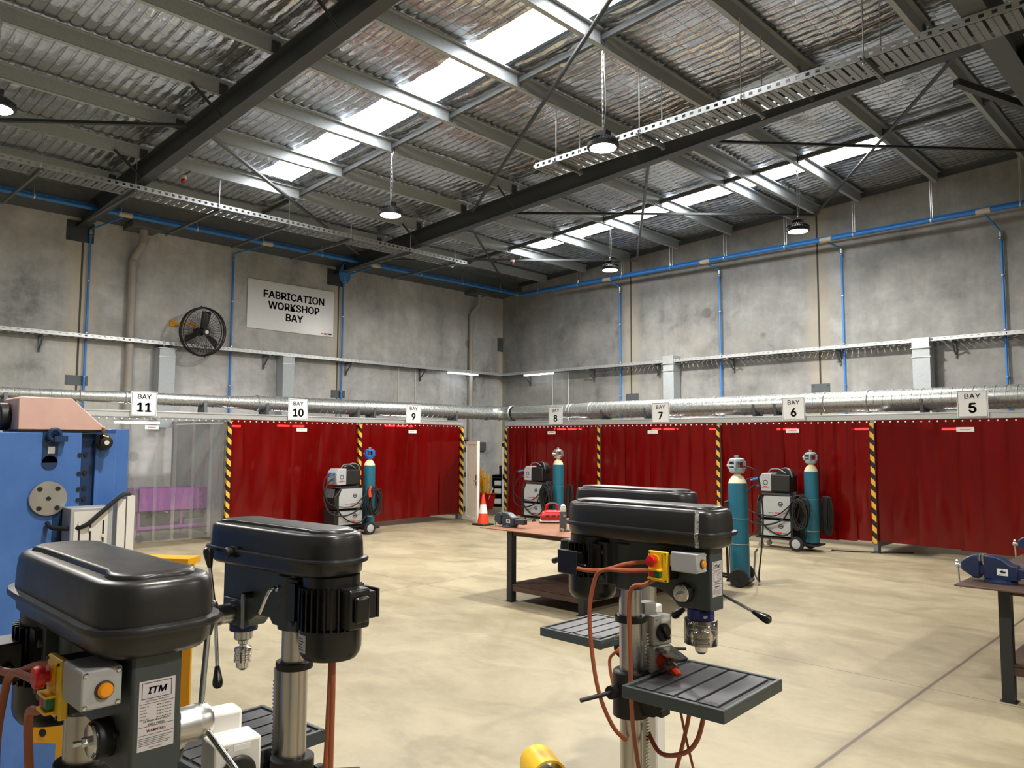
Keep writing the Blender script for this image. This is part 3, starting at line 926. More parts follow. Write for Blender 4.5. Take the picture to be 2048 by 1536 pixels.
for k in range(40):
    a = 2 * PI * k / 40; e = fa * math.cos(a) + fb * math.sin(a)
    for s in (-1, 1):
        m.tube([fc + fx * s * .125 + e * .10, fc + fx * s * .12 + e * .38, fc + fx * s * .075 + e * RF], .0036, 4)
for rr in (.2, .33, .45):
    m.tube([fc + fx * .126 + (fa * math.cos(2 * PI * k / 36) + fb * math.sin(2 * PI * k / 36)) * rr for k in range(37)], .0035, 4, cap=False)
for k in range(6):
    a = 2 * PI * (k + .3) / 6; e = fa * math.cos(a) + fb * math.sin(a); m.cyl(fc + e * (RF - .01), fc + e * (RF + .05), .014, n=6)
m.build('cage', 'black', t)
m = MB(); m.cyl(fc + fx * .12, fc + fx * .135, .09, n=24); m.build('hub_plate', 'black', t)
m = MB(); m.lathe([(0, .026), (.022, .024), (.04, .018), (.045, 0)], fc + fx * .133, fx, 20); m.build('hub_badge', 'white_plastic', t)
for k in range(3):
    a0 = R(95 + 120 * k)
    m = MB()
    def bl(u, v, a0=a0):
        r = .05 + .41 * u; wv = (.13 + .10 * u) * (v - .5); an = a0 + wv / max(r, .1) * .8
        e = fa * math.cos(an) + fb * math.sin(an)
        return fc + e * r + fx * (wv * (.7 - .45 * u))
    m.grid(bl, 8, 4)
    o = m.build('blade', 'black', t, recalc=False)
    s = o.modifiers.new('thick', 'SOLIDIFY'); s.thickness = .006
# ------------------------------------------------------------------ workshop sign
t = thing('wall_sign', 'large white sign reading FABRICATION WORKSHOP BAY on the wall', 'sign', (.0, -7.512, 4.64))
m = MB(); m.bb(.02, .032, -1.2, 1.2, 0, 1.2); m.build('board', 'sign_white', t, bevel=.002)
m = MB()
for i, s in enumerate(('FABRICATION', 'WORKSHOP', 'BAY')):
    m.text(s, .345, (.034, .06, .885 - i * .262), (0, 1, 0), (0, 0, 1), 0, .03, sx=1.02)
m.build('lettering', 'ink', t, recalc=False)
m = MB()
m.bb(.0335, .034, .84, .90, .055, .075, 0); m.bb(.0335, .034, .92, 1.03, .05, .08, 0); m.bb(.0335, .034, .92, 1.03, .037, .044, 1); m.bb(.0335, .034, 1.06, 1.15, .045, .085, 1)
m.build('maker_marks', ['ink_red', 'ink_blue'], t)
# ------------------------------------------------------------------ extraction ducts
def spiral(prof_pts, ax, o, name, parent, seam=.15, smooth_ranges=()):
    """round duct: prof_pts = [(u, r)...] along the axis, with raised lock seams"""
    m = MB()
    u0 = prof_pts[0][0]; u1 = prof_pts[-1][0]
    def rad(u):
        for (a, ra), (b, rb) in zip(prof_pts, prof_pts[1:]):
            if a <= u <= b: return ra + (rb - ra) * (u - a) / max(b - a, 1e-6)
        return prof_pts[-1][1]
    prof = []; u = u0
    while u < u1:
        plain = any(a <= u <= b for a, b in smooth_ranges)
        r = rad(u)
        if plain: prof += [(r, u)]
        else: prof += [(r, u), (r, u + .006), (r + .007, u + .009), (r + .007, u + .017), (r, u + .02)]
        u += seam
    prof.append((rad(u1), u1))
    m.lathe(prof, o, ax, 40, cap=False)
    for a, b in smooth_ranges:
        for q in (a, b):
            r = rad(q) + .002
            m.lathe([(r, q - .03), (r + .012, q - .02), (r + .012, q + .02), (r, q + .03)], o, ax, 40, cap=False)
    return m.build(name, 'duct_sheet', parent, ang=50)
t = thing('spiral_duct', 'long round galvanised extraction duct in front of the sign wall', 'duct')
spiral([(-20, .09), (-13.05, .09), (-12.3, .112), (-10.3, .115), (-9.62, .155), (-8.2, .165), (-6.9, .172), (-3.0, .176)], (0, 1, 0), (2.4, 0, 2.70), 'duct_run', t, .16, ((-12.95, -12.2), (-10.25, -9.6)))
for y in (-14.1, -11.9, -10.75, -9.45, -7.2, -6.75, -4.2):
    r = .10 if y < -12.5 else .12 if y < -10 else .17
    m = MB(); m.prism([(2.4 - .17, 2.44), (2.4 + .17, 2.44)] + [(2.4 + r * 1.03 * math.cos(R(a)), 2.70 + r * 1.03 * math.sin(R(a))) for a in range(0, -181, -15)], y - .03, y + .03, 'xz')
    m.bb(2.23, 2.57, y - .12, y + .12, 2.425, 2.445); m.build('duct_saddle', 'plate_grey', t)
t2 = thing('spiral_duct', 'long round galvanised extraction duct above the curtains of bays 5 to 8', 'duct')
spiral([(3.0, .176), (4.95, .176), (5.6, .198), (9.0, .198), (9.7, .198), (11.3, .198), (12.1, .2), (18, .2)], (1, 0, 0), (0, -2.5, 2.70), 'duct_run', t2, .16, ((2.9, 4.9), (5.0, 5.62), (9.0, 9.65), (11.35, 12.15)))
for x in (6.05, 7.3, 9.95, 10.4, 13.1, 15.6):
    m = MB(); m.prism([(-2.67, 2.44), (-2.33, 2.44)] + [(-2.5 + .204 * math.cos(R(a)), 2.70 + .204 * math.sin(R(a))) for a in range(0, -181, -15)], x - .03, x + .03, 'yz'); m.bb(x - .12, x + .12, -2.67, -2.33, 2.425, 2.445); m.build('duct_saddle', 'plate_grey', t2)
m = MB(); m.tube([(2.4, -3.05, 2.7)] + [(2.85 - .45 * math.cos(R(a)), -2.95 + .45 * math.sin(R(a)), 2.7) for a in (0, 22, 45, 68, 90)] + [(2.95, -2.5, 2.7)], .182, 36, cap=False)
for p, d in (((2.4, -3.0, 2.7), (0, 1, 0)), ((2.9, -2.5, 2.7), (1, 0, 0)), ((2.53, -2.63, 2.7), (1, 1, 0))):
    m.lathe([(.18, -.035), (.197, -.025), (.197, .025), (.18, .035)], p, d, 36, cap=False)
tag(m.build('duct_elbow', 'duct_sheet', ang=50), 'segmented galvanised duct elbow in the corner of the hall', 'duct')
def riser(side, u, w, zt, label):
    t = thing('duct_riser', label, 'duct', (0, 0, 0), 0, 'flat duct risers on the walls')
    m = MB(); c = MB()
    if side == 'L':
        m.bb(.03, .34, u - w / 2, u + w / 2, 2.2, zt); c.bb(.03, .37, u - w / 2 - .025, u + w / 2 + .025, zt - .015, zt); c.bb(.03, .35, u - w / 2 - .01, u + w / 2 + .01, zt - .2, zt - .18)
    else:
        m.bb(u - w / 2, u + w / 2, -.34, -.03, 2.2, zt); c.bb(u - w / 2 - .03, u + w / 2 + .03, -.37, -.03, zt - .015, zt); c.bb(u - w / 2 - .015, u + w / 2 + .015, -.355, -.03, zt - .2, zt - .18)
        c.bb(u - w / 2, u + w / 2, -.36, -.03, zt, zt + .2)
    m.build('casing', 'purlin_galv', t); c.build('flange', 'galv_bright', t)
riser('L', -10.66, .34, 3.93, 'flat galvanised duct riser on the sign wall below the fan')
riser('L', -7.74, .30, 4.0, 'flat galvanised duct riser on the sign wall below the sign')
riser('R', 6.42, .32, 3.97, 'flat galvanised duct riser on the wall between bays 7 and 8')
riser('R', 12.44, .33, 3.88, 'flat galvanised duct riser on the wall between bays 5 and 6')

# ------------------------------------------------------------------ welding bays
XL, YR = 3.0, -3.05                    # curtain lines
LP = [-13.52, -10.50, -7.49, -4.46]
RP = [3.27, 6.31, 9.38, 12.40, 15.46]
t = thing('curtain_rail', 'galvanised head rail of the curtains in front of the sign wall', 'rail')
m = MB(); m.bb(XL - .03, XL + .03, -20, -4.40, 2.33, 2.445); m.bb(XL - .03, XL + .045, -20, -4.40, 2.42, 2.445); m.build('beam', 'galv_bright', t, bevel=.004)
t = thing('curtain_rail', 'galvanised head rail of the curtains with the loose cylinder before them', 'rail')
m = MB(); m.bb(3.2, 18.6, YR - .03, YR + .03, 2.33, 2.445); m.bb(3.2, 18.6, YR - .045, YR + .03, 2.42, 2.445); m.build('beam', 'galv_bright', t, bevel=.004)

def strip_mesh(side, u0, u1, zb, seed, wob):
    rn = random.Random(seed)
    cur = rn.uniform(.008, .022); ph = rn.uniform(0, 6); tw = rn.uniform(-1, 1) * .012 * wob; bul = rn.uniform(.2, 1) * .035 * wob; f = rn.uniform(.7, 1.6)
    off = .012 * (seed % 2) + .006
    m = MB()
    def fn(a, b):
        u = u0 + (u1 - u0) * a
        z = 2.33 + (zb - 2.33) * b
        h = cur * math.cos((a - .5) * PI) + tw * (a - .5) * 2 * b + bul * math.sin(PI * min(1, b * 1.25)) * math.sin(ph + a * 3.1 * f + b * 2.2) * b ** .4
        h += .006 * wob * math.sin(ph * 2 + a * 9 + b * 5) * math.sin(PI * b)
        h += off
        return (XL + .01 + h, u, z) if side == 'L' else (u, YR - .01 - h, z)
    m.grid(fn, 8, 16)
    return m
def curtain(side, u0, u1, matn, label, seed, zb, zb1=None, n=9, tagat=None, wob=1.0, boltm=1):
    t = thing('welding_curtain', label, 'curtain', (0, 0, 0), 0, 'curtains of the welding bays')
    w = (u1 - u0) / n
    zb1 = zb if zb1 is None else zb1
    for k in range(n):
        a = u0 + k * w - (.03 if k else 0); b = u0 + (k + 1) * w + .03
        zz = zb + (zb1 - zb) * k / (n - 1) + random.Random(seed * 31 + k).uniform(-.012, .012)
        strip_mesh(side, a, min(b, u1 + .02), zz, seed * 10 + k, wob).build('strip', matn, t, ang=60, recalc=False)
    m = MB()
    q = int((u1 - u0) / .125)
    for k in range(q):
        u = u0 + .06 + k * .125
        p = (XL + .045, u, 2.295) if side == 'L' else (u, YR - .045, 2.295)
        m.ball(p, .016, n=8)
    m.build('bolt_row', 'white_plastic', t)
    if tagat is not None:
        m = MB()
        if side == 'L':
            m.bb(XL + .055, XL + .058, tagat - .12, tagat + .12, 2.115, 2.185, 0); m.bb(XL + .058, XL + .0585, tagat - .07, tagat + .07, 2.145, 2.157, 1)
        else:
            m.bb(tagat - .13, tagat + .13, YR - .058, YR - .055, 2.115, 2.19, 0); m.bb(tagat - .08, tagat + .08, YR - .0585, YR - .058, 2.148, 2.158, 1)
        m.build('maker_tag', ['sign_white', 'ink_red'], t)
curtain('L', LP[0] - 3.0, LP[0], 'clear_pvc', 'clear strip curtain hidden behind the blue machine', 3, .12, n=6)
curtain('L', LP[0], LP[1], 'clear_pvc', 'clear plastic strip curtain of bay 11 in front of the purple trolley', 11, .1, tagat=-11.95, wob=1.5)
curtain('L', LP[1], LP[2], 'red_pvc', 'red welding curtain of bay 10', 10, .12, tagat=-8.93, wob=1.4)
curtain('L', LP[2], LP[3], 'red_pvc', 'red welding curtain of bay 9, next to the white gate', 9, .12, .16, tagat=-6.02)
curtain('R', RP[0], RP[1], 'red_pvc', 'red welding curtain of bay 8, next to the corner passage', 8, .06, .1, tagat=4.84, wob=1.3)
curtain('R', RP[1], RP[2], 'red_pvc', 'red welding curtain of bay 7', 7, .08, tagat=7.79, wob=.6)
curtain('R', RP[2], RP[3], 'red_pvc', 'red welding curtain of bay 6 behind the loose cylinder', 6, .1, .19, tagat=10.95, wob=1.2)
curtain('R', RP[3], RP[4], 'red_pvc', 'red welding curtain of bay 5 above the near bench', 5, .21, .15, tagat=13.87, wob=.6)
curtain('R', RP[4], RP[4] + 3.0, 'red_pvc', 'red welding curtain beyond bay 5', 4, .15, n=6)

def bay_post(side, u, label, tape=True):
    t = thing('bay_post', label, 'post', (XL if side == 'L' else u, u if side == 'L' else YR, 0), 0, 'taped posts between the welding bays')
    m = MB(); m.bb(-.035, .035, -.035, .035, 0, 2.33); m.bb(-.07, .07, -.07, .07, 0, .01); m.build('upright', 'galv', t)
    if tape:
        m = MB()
        if side == 'L': m.bb(.075, .08, -.04, .04, .14, 2.285); m.bb(.03, .08, -.04, -.035, .14, 2.285)
        else: m.bb(-.04, .04, -.08, -.075, .17, 2.285); m.bb(-.04, -.035, -.08, -.03, .17, 2.285)
        m.build('hazard_strip', 'hazard_tape', t)
NL = ['taped black and yellow post at the side of bay 11 hidden by the machine', 'post with black and yellow tape between bay 11 and bay 10', 'post with black and yellow tape between bay 10 and bay 9', 'post with black and yellow tape at the end of bay 9 beside the white gate']
NR = ['post with black and yellow tape at the corner end of bay 8', 'post with black and yellow tape between bay 8 and bay 7', 'post with black and yellow tape between bay 7 and bay 6', 'post with black and yellow tape between bay 6 and bay 5', 'post with black and yellow tape past bay 5']
for u, l in zip(LP, NL): bay_post('L', u, l)
for u, l in zip(RP, NR): bay_post('R', u, l)
def partition(side, u, label):
    t = thing('bay_partition', label, 'partition', (0, 0, 0), 0, 'partitions between the welding bays')
    m = MB()
    if side == 'L': m.bb(.4, XL - .05, u - .015, u + .015, .1, 2.25)
    else: m.bb(u - .015, u + .015, YR + .05, -.4, .1, 2.25)
    m.build('panel', 'partition', t)
    f = MB()
    for k in (0, 1):
        if side == 'L': x = .42 + k * (XL - .55); f.bb(x, x + .05, u - .03, u + .03, 0, 2.33)
        else: y = YR + .08 + k * 2.5; f.bb(u - .03, u + .03, y, y + .05, 0, 2.33)
    if side == 'L': f.bb(.4, XL - .04, u - .03, u + .03, 2.28, 2.33)
    else: f.bb(u - .03, u + .03, YR + .04, -.4, 2.28, 2.33)
    f.build('frame', 'galv', t)
for u, l in zip(LP[1:], ('partition between bay 11 and bay 10', 'partition between bay 10 and bay 9', 'partition closing bay 9 beside the passage')): partition('L', u, 'grey steel ' + l)
for u, l in zip(RP, ('partition closing bay 8 beside the passage', 'partition between bay 8 and bay 7', 'partition between bay 7 and bay 6', 'partition between bay 6 and bay 5', 'partition past bay 5')): partition('R', u, 'grey steel ' + l)
def bay_light(side, a, b, z, label):
    c = (2.2, (a + b) / 2, z) if side == 'L' else ((a + b) / 2, -2.4, z)
    h = (b - a) / 2
    t = thing('bay_light', label, 'strip light', c, PI / 2 if side == 'L' else 0, 'strip lights inside the welding bays')
    m = MB(); m.bb(-h, h, -.03, .03, -.02, .018); m.build('tube', 'bay_tube', t)
    m = MB(); m.bb(-h, h, -.035, .035, .018, .03)
    for s in (-.7, .7): m.bb(h * s - .01, h * s + .01, -.01, .01, .03, 2.332 - z)
    m.build('hanger', 'galv', t)
o = MB().bb(2.17, 2.23, -13.4, -4.5, 2.331, 2.37).build('light_rail', 'galv'); tag(o, 'galvanised rail carrying the lights inside the bays by the sign wall', 'rail')
o = MB().bb(3.3, 15.4, -2.43, -2.37, 2.331, 2.37).build('light_rail', 'galv'); tag(o, 'galvanised rail carrying the lights inside bays 5 to 8', 'rail')

bay_light('L', -10.14, -9.86, 2.22, 'lit tube inside bay 10, next to the bay 11 post')
bay_light('L', -9.04, -8.38, 2.245, 'lit tube inside bay 10, near its white tag')
bay_light('L', -6.22, -5.35, 2.30, 'lit tube inside bay 9')
bay_light('L', -12.3, -11.5, 2.25, 'lit tube inside clear bay 11')
bay_light('R', 4.33, 5.19, 2.255, 'lit tube inside bay 8')
bay_light('R', 7.31, 7.97, 2.23, 'lit tube inside bay 7, near its white tag')
bay_light('R', 8.79, 8.99, 2.218, 'short lit tube inside bay 7, next to the bay 6 post')
bay_light('R', 10.32, 10.75, 2.203, 'lit tube inside bay 6, near its white tag')
bay_light('R', 11.80, 12.17, 2.19, 'lit tube inside bay 6, next to the bay 5 post')
bay_light('R', 13.34, 13.55, 2.176, 'short lit tube inside bay 5')

def bay_sign(side, u, num):
    t = thing('bay_sign', 'square white sign reading BAY %s on the head rail' % num, 'sign', (XL + .06 if side == 'L' else u, u if side == 'L' else YR - .06, 2.35), 0 if side == 'L' else -PI / 2, 'numbered bay signs')
    m = MB(); m.bb(-.006, 0, -.225, .225, 0, .44); m.build('plate', 'sign_white', t, bevel=.001)
    m = MB()
    for a, b, c, d in ((-.212, .212, .010, .016), (-.212, .212, .424, .430), (-.212, -.206, .010, .43), (.206, .212, .010, .43)): m.bb(.0006, .0012, a, b, c, d)
    m.text('BAY', .155, (.0015, 0, .345), (0, 1, 0), (0, 0, 1), 0, .012, sx=1.12)
    m.text(num, .30, (.0015, 0, .155), (0, 1, 0), (0, 0, 1), 0, .035)
    m.build('lettering', 'ink', t, recalc=False)
for u, n in ((-12.1, '11'), (-9.03, '10'), (-6.0, '9')): bay_sign('L', u, n)
for u, n in ((4.97, '8'), (8.0, '7'), (10.98, '6'), (13.99, '5')): bay_sign('R', u, n)
# purple trolley behind the clear curtain
t = thing('trolley', 'purple two tier steel trolley behind the clear curtain of bay 11', 'trolley', (1.9, -11.0, 0))
hw = .82
m = MB(); m.bb(-.3, .3, -hw, hw, .55, .58); m.bb(.28, .3, -hw, hw, .55, 1.0); m.bb(-.3, -.28, -hw, hw, .55, 1.0); m.bb(-.3, .3, -hw, -hw + .02, .55, 1.0); m.bb(-.3, .3, hw - .02, hw, .55, 1.0); m.build('top_tray', 'purple', t)
m = MB(); m.bb(-.3, .3, -hw, hw, .2, .23); m.bb(.28, .3, -hw, hw, .2, .29); m.bb(-.3, -.28, -hw, hw, .2, .29); m.build('lower_shelf', 'purple', t)
for x in (-.27, .27):
    for y in (-hw + .03, 0, hw - .03):
        m = MB(); m.bb(x - .02, x + .02, y - .02, y + .02, .14, .98); m.build('leg', 'purple', t)
for x in (-.25, .25):
    for y in (-hw + .06, hw - .06):
        m = MB(); m.cyl((x - .02, y, .07), (x + .02, y, .07), .07, n=16); m.bar((x, y, .07), (x, y, .2), .03, .05); m.build('caster', 'rubber', t)
m = MB()
m.bb(1.62, 2.1, -11.75, -11.2, .235, .52); tag(m.build('storage_case', 'black', bevel=.02), 'black case on the lower shelf of the purple trolley', 'case')
m = MB(); m.bb(1.75, 2.1, -10.9, -10.4, .235, .38); tag(m.build('storage_case', 'plate_grey', bevel=.02), 'flat grey case on the lower shelf of the purple trolley', 'case')
t = thing('welding_mask', 'blue welding jacket hung behind the clear curtain of bay 11', 'jacket', (1.2, -11.9, 0))
m = MB(); m.loft([[(.02 + .12 * math.cos(R(a)) * s, .2 * math.sin(R(a)) * s, z) for a in range(0, 360, 30)] for z, s in ((1.05, 1.0), (1.2, 1.05), (1.4, .95), (1.55, 1.1), (1.66, .6), (1.7, .25))]); m.build('jacket_body', 'guard_blue', t)
m = MB(); m.cyl((0, 0, 0), (0, 0, 1.74), .015, n=8); m.cyl((0, 0, 0), (0, 0, .03), .18, n=20); m.build('hanging_stand', 'steel_dark', t)
t.name = 'work_jacket'

# ------------------------------------------------------------------ corner passage
t = thing('slatted_gate', 'white ribbed steel gate standing open beside bay 9', 'gate', (3.06, -4.3, 0), math.atan2(-.49, .94))
m = MB()
for k in range(11):
    x = .07 + k * .088; m.bb(x, x + .07, -.012, .012, .1, 1.88)
m.build('slat_panel', 'cream_paint', t)
m = MB(); m.bb(0, .06, -.025, .025, .04, 1.93); m.bb(1.02, 1.1, -.03, .03, .0, 1.94); m.bb(0, 1.05, -.025, .025, 1.86, 1.93); m.bb(0, 1.05, -.025, .025, .04, .1); m.build('gate_frame', 'white_paint', t)
m = MB(); m.bb(1.0, 1.12, -.05, -.03, .9, 1.14); m.bar((1.06, -.09, 1.0), (1.2, -.09, 1.0), .02, .02); m.cyl((1.06, -.03, 1.0), (1.06, -.1, 1.0), .012, n=8); m.build('latch', 'zinc', t)
m = MB()
for z in (.25, 1.1, 1.72): m.bb(-.05, .02, -.05, .05, z - .06, z + .06)
m.build('hinge', 'black', t)
t = thing('gate_post', 'white gate post fixed beside the end of bay 9', 'post', (2.92, -4.36, 0))
m = MB(); m.bb(-.04, .04, -.04, .04, 0, 1.93); m.build('upright', 'white_paint', t)
m = MB(); m.tube(smooth([(.0, -.06, 1.95), (.05, .1, 1.98), (.06, .16, 1.85), (.03, .17, 1.7)], 5), .05, 10); m.build('bag', 'black', t)
t = thing('gate_post', 'slim white gate post beside the end of bay 8', 'post', (3.05, -2.95, 0))
m = MB(); m.bb(-.035, .035, -.05, .05, 0, 1.93); m.build('upright', 'white_paint', t)
m = MB(); m.bb(.0, .05, -.07, -.05, .95, 1.08); m.bb(-.03, .05, -.07, -.05, 1.8, 1.9); m.build('latch_keep', 'black', t)

t = thing('traffic_cone', 'orange traffic cone with a white band at the gate edge', 'cone', (4.33, -4.92, 0))
m = MB(); m.bb(-.19, .19, -.19, .19, 0, .035); m.build('base', 'black', t, bevel=.01)
def cr(z): return .145 - (.145 - .03) * z / .69
m = MB(); m.lathe([(cr(.03), .03), (cr(.27), .27)], n=28, cap=False); m.build('lower_band', 'orange_red', t)
m = MB(); m.lathe([(cr(.27) + .001, .27), (cr(.48) + .001, .48)], n=28, cap=False); m.build('white_band', 'white_paint', t)
m = MB(); m.lathe([(cr(.48), .48), (cr(.69), .69), (.02, .70)], n=28); m.build('tip', 'orange_red', t)

t = thing('tub', 'red plastic tub full of long handled tools in the corner passage', 'tub', (1.25, -1.98, 0))
m = MB(); m.loft([[(sx * a, sy * b, z) for sx, sy in ((-1, -1), (1, -1), (1, 1), (-1, 1))] for a, b, z in ((.19, .19, 0), (.25, .25, .42), (.28, .28, .42), (.28, .28, .46), (.235, .235, .46), (.19, .19, .03))], cap=True); m.build('body', 'red_plastic', t, bevel=.015)
tools = [((-.2, -.06), (-.33, -.16, 1.02), 'guard_blue', 'blue handled squeegee standing in the red tub'), ((-.12, .0), (-.2, -.2, 1.25), 'yellow_paint', 'tallest yellow spirit level in the red tub'), ((-.03, .03), (-.13, -.05, 1.18), 'yellow_paint', 'second yellow spirit level in the red tub, leaning back'),
         ((.05, -.04), (-.02, .02, 1.1), 'yellow_paint', 'third yellow spirit level in the red tub, towards the shelf'), ((.1, .05), (.08, .1, .98), 'yellow_paint', 'shortest yellow spirit level in the red tub'), ((.12, -.1), (.28, .1, .62), 'cream_paint', 'pale timber offcut tilted out of the red tub')]
for (a, b), e, mt, lab in tools:
    m = MB(); m.bar((1.25 + a, -1.98 + b, .04), (1.25 + e[0], -1.98 + e[1], e[2]), .085, .035)
    if 'level' in lab:
        q = Vector((1.25 + a, -1.98 + b, .04)).lerp(Vector((1.25 + e[0], -1.98 + e[1], e[2])), .78); m.ball(q, .026, 1, 8)
    tag(m.build('spirit_level' if 'level' in lab else 'squeegee' if 'squeegee' in lab else 'timber_offcut', [mt, 'ink']), lab, 'tool', 'tools in the red tub')
t = thing('shelf_unit', 'black shelf unit with pale bins in the corner passage', 'shelf unit', (1.15, -.9, 0), R(20))
m = MB()
for z in (.08, .38, .62, .86): m.bb(-.42, .5, -.2, .2, z - .015, z + .015)
m.bb(-.42, -.4, -.2, .2, 0, .94); m.bb(.48, .5, -.2, .2, 0, .94); m.bb(-.42, .5, .18, .2, 0, .94); m.bb(-.42, .5, -.2, .2, .93, .95); m.build('carcass', 'black', t)
q = None
for lev, z in (('top', .695), ('top', .555), ('bottom', .16)):
    for k, x in enumerate((-.24, .04, .32)):
        m = MB()
        zz = {.695: .635, .555: .395, .16: .095}[z]
        m.bb(-.12, .12, -.17, .15, 0, .14, 0); m.bb(.10, .135, -.18, -.165, .0, .14, 1)
        p = Matrix.Rotation(R(20), 3, 'Z') @ Vector((x, 0, zz)) + Vector((1.15, -.9, 0))
        o = m.build('storage_bin', ['white_plastic', 'guard_blue'], loc=p, rz=R(20), bevel=.006)
        tag(o, 'pale bin, %s on the %s of the black shelf unit' % (['next to the tub', 'middle one', 'next to the gate post'][k], {.695: 'upper shelf', .555: 'middle shelf', .16: 'bottom shelf'}[z]), 'bin', 'bins on the black shelf unit')
m = MB(); m.bb(-.24, .24, -.17, .17, 0, .28); m.bb(-.25, .25, -.18, .18, .2, .24); o = m.build('tool_box', 'black', loc=(1.17, -.88, .95), rz=R(20), bevel=.02); tag(o, 'black plastic toolbox on top of the black shelf unit', 'toolbox')
m = MB(); m.bb(0.0, .1, -1.05, -.8, 1.65, 1.92); tag(m.build('switch_box', 'plate_grey', bevel=.01), 'dark grey switch box on the sign wall in the corner passage', 'switch box')
# ------------------------------------------------------------------ gas cylinders and welders
def cylinder(loc, label, guard, tilt=(0, 0), H=.945, r=.122, rings=()):
    t = thing('gas_cylinder', label, 'gas cylinder', loc, 0, 'green gas cylinders')
    t.rotation_euler = (R(tilt[0]), R(tilt[1]), 0)
    b = 1.32 * H
    m = MB(); m.lathe([(.0, 0), (r - .012, 0), (r, .015), (r, b), (r - .004, b + .03)], n=28, cap=False); m.build('body', 'gas_green', t)
    m = MB(); m.lathe([(r - .004, b + .03), (r - .02, b + .075), (.075, b + .12), (.045, b + .145), (.04, b + .17)], n=28, cap=False); m.build('shoulder', 'gas_cream', t)
    m = MB()
    z = b + .165
    ring = [(r * 0.78 * math.cos(R(a)), r * .78 * math.sin(R(a))) for a in range(0, 360, 15)]
    m.loft([[(x * s, y * s, z + h) for x, y in ring] for s, h in ((.72, 0), (1.0, .02), (1.05, .05), (1.05, .075))], cap=True)
    m.loft([[(x * s, y * s, z + h) for x, y in ring] for s, h in ((1.05, .155), (1.08, .165), (1.0, .195), (.6, .21))], cap=True)
    for a in (20, 110, 200, 290):
        x, y = .1 * math.cos(R(a)), .1 * math.sin(R(a)); m.bar((x, y, z + .06), (x, y, z + .165), .06, .03)
    m.build('valve_guard', guard, t, bevel=.006)
    m = MB(); m.cyl((0, 0, z + .02), (0, 0, z + .25), .022, n=12); m.cyl((0, 0, z + .22), (0, 0, z + .25), .035, n=14); m.cyl((0, 0, z + .11), (-.12, -.06, z + .11), .02, n=10); m.build('valve', 'zinc', t)
    if rings:
        m = MB()
        for zz in rings: m.lathe([(r + .001, -.006), (r + .005, -.004), (r + .005, .004), (r + .001, .006)], (0, 0, zz), (0, 0, 1), 28, cap=False)
        m.build('chain_strap', 'zinc', t)
    return t

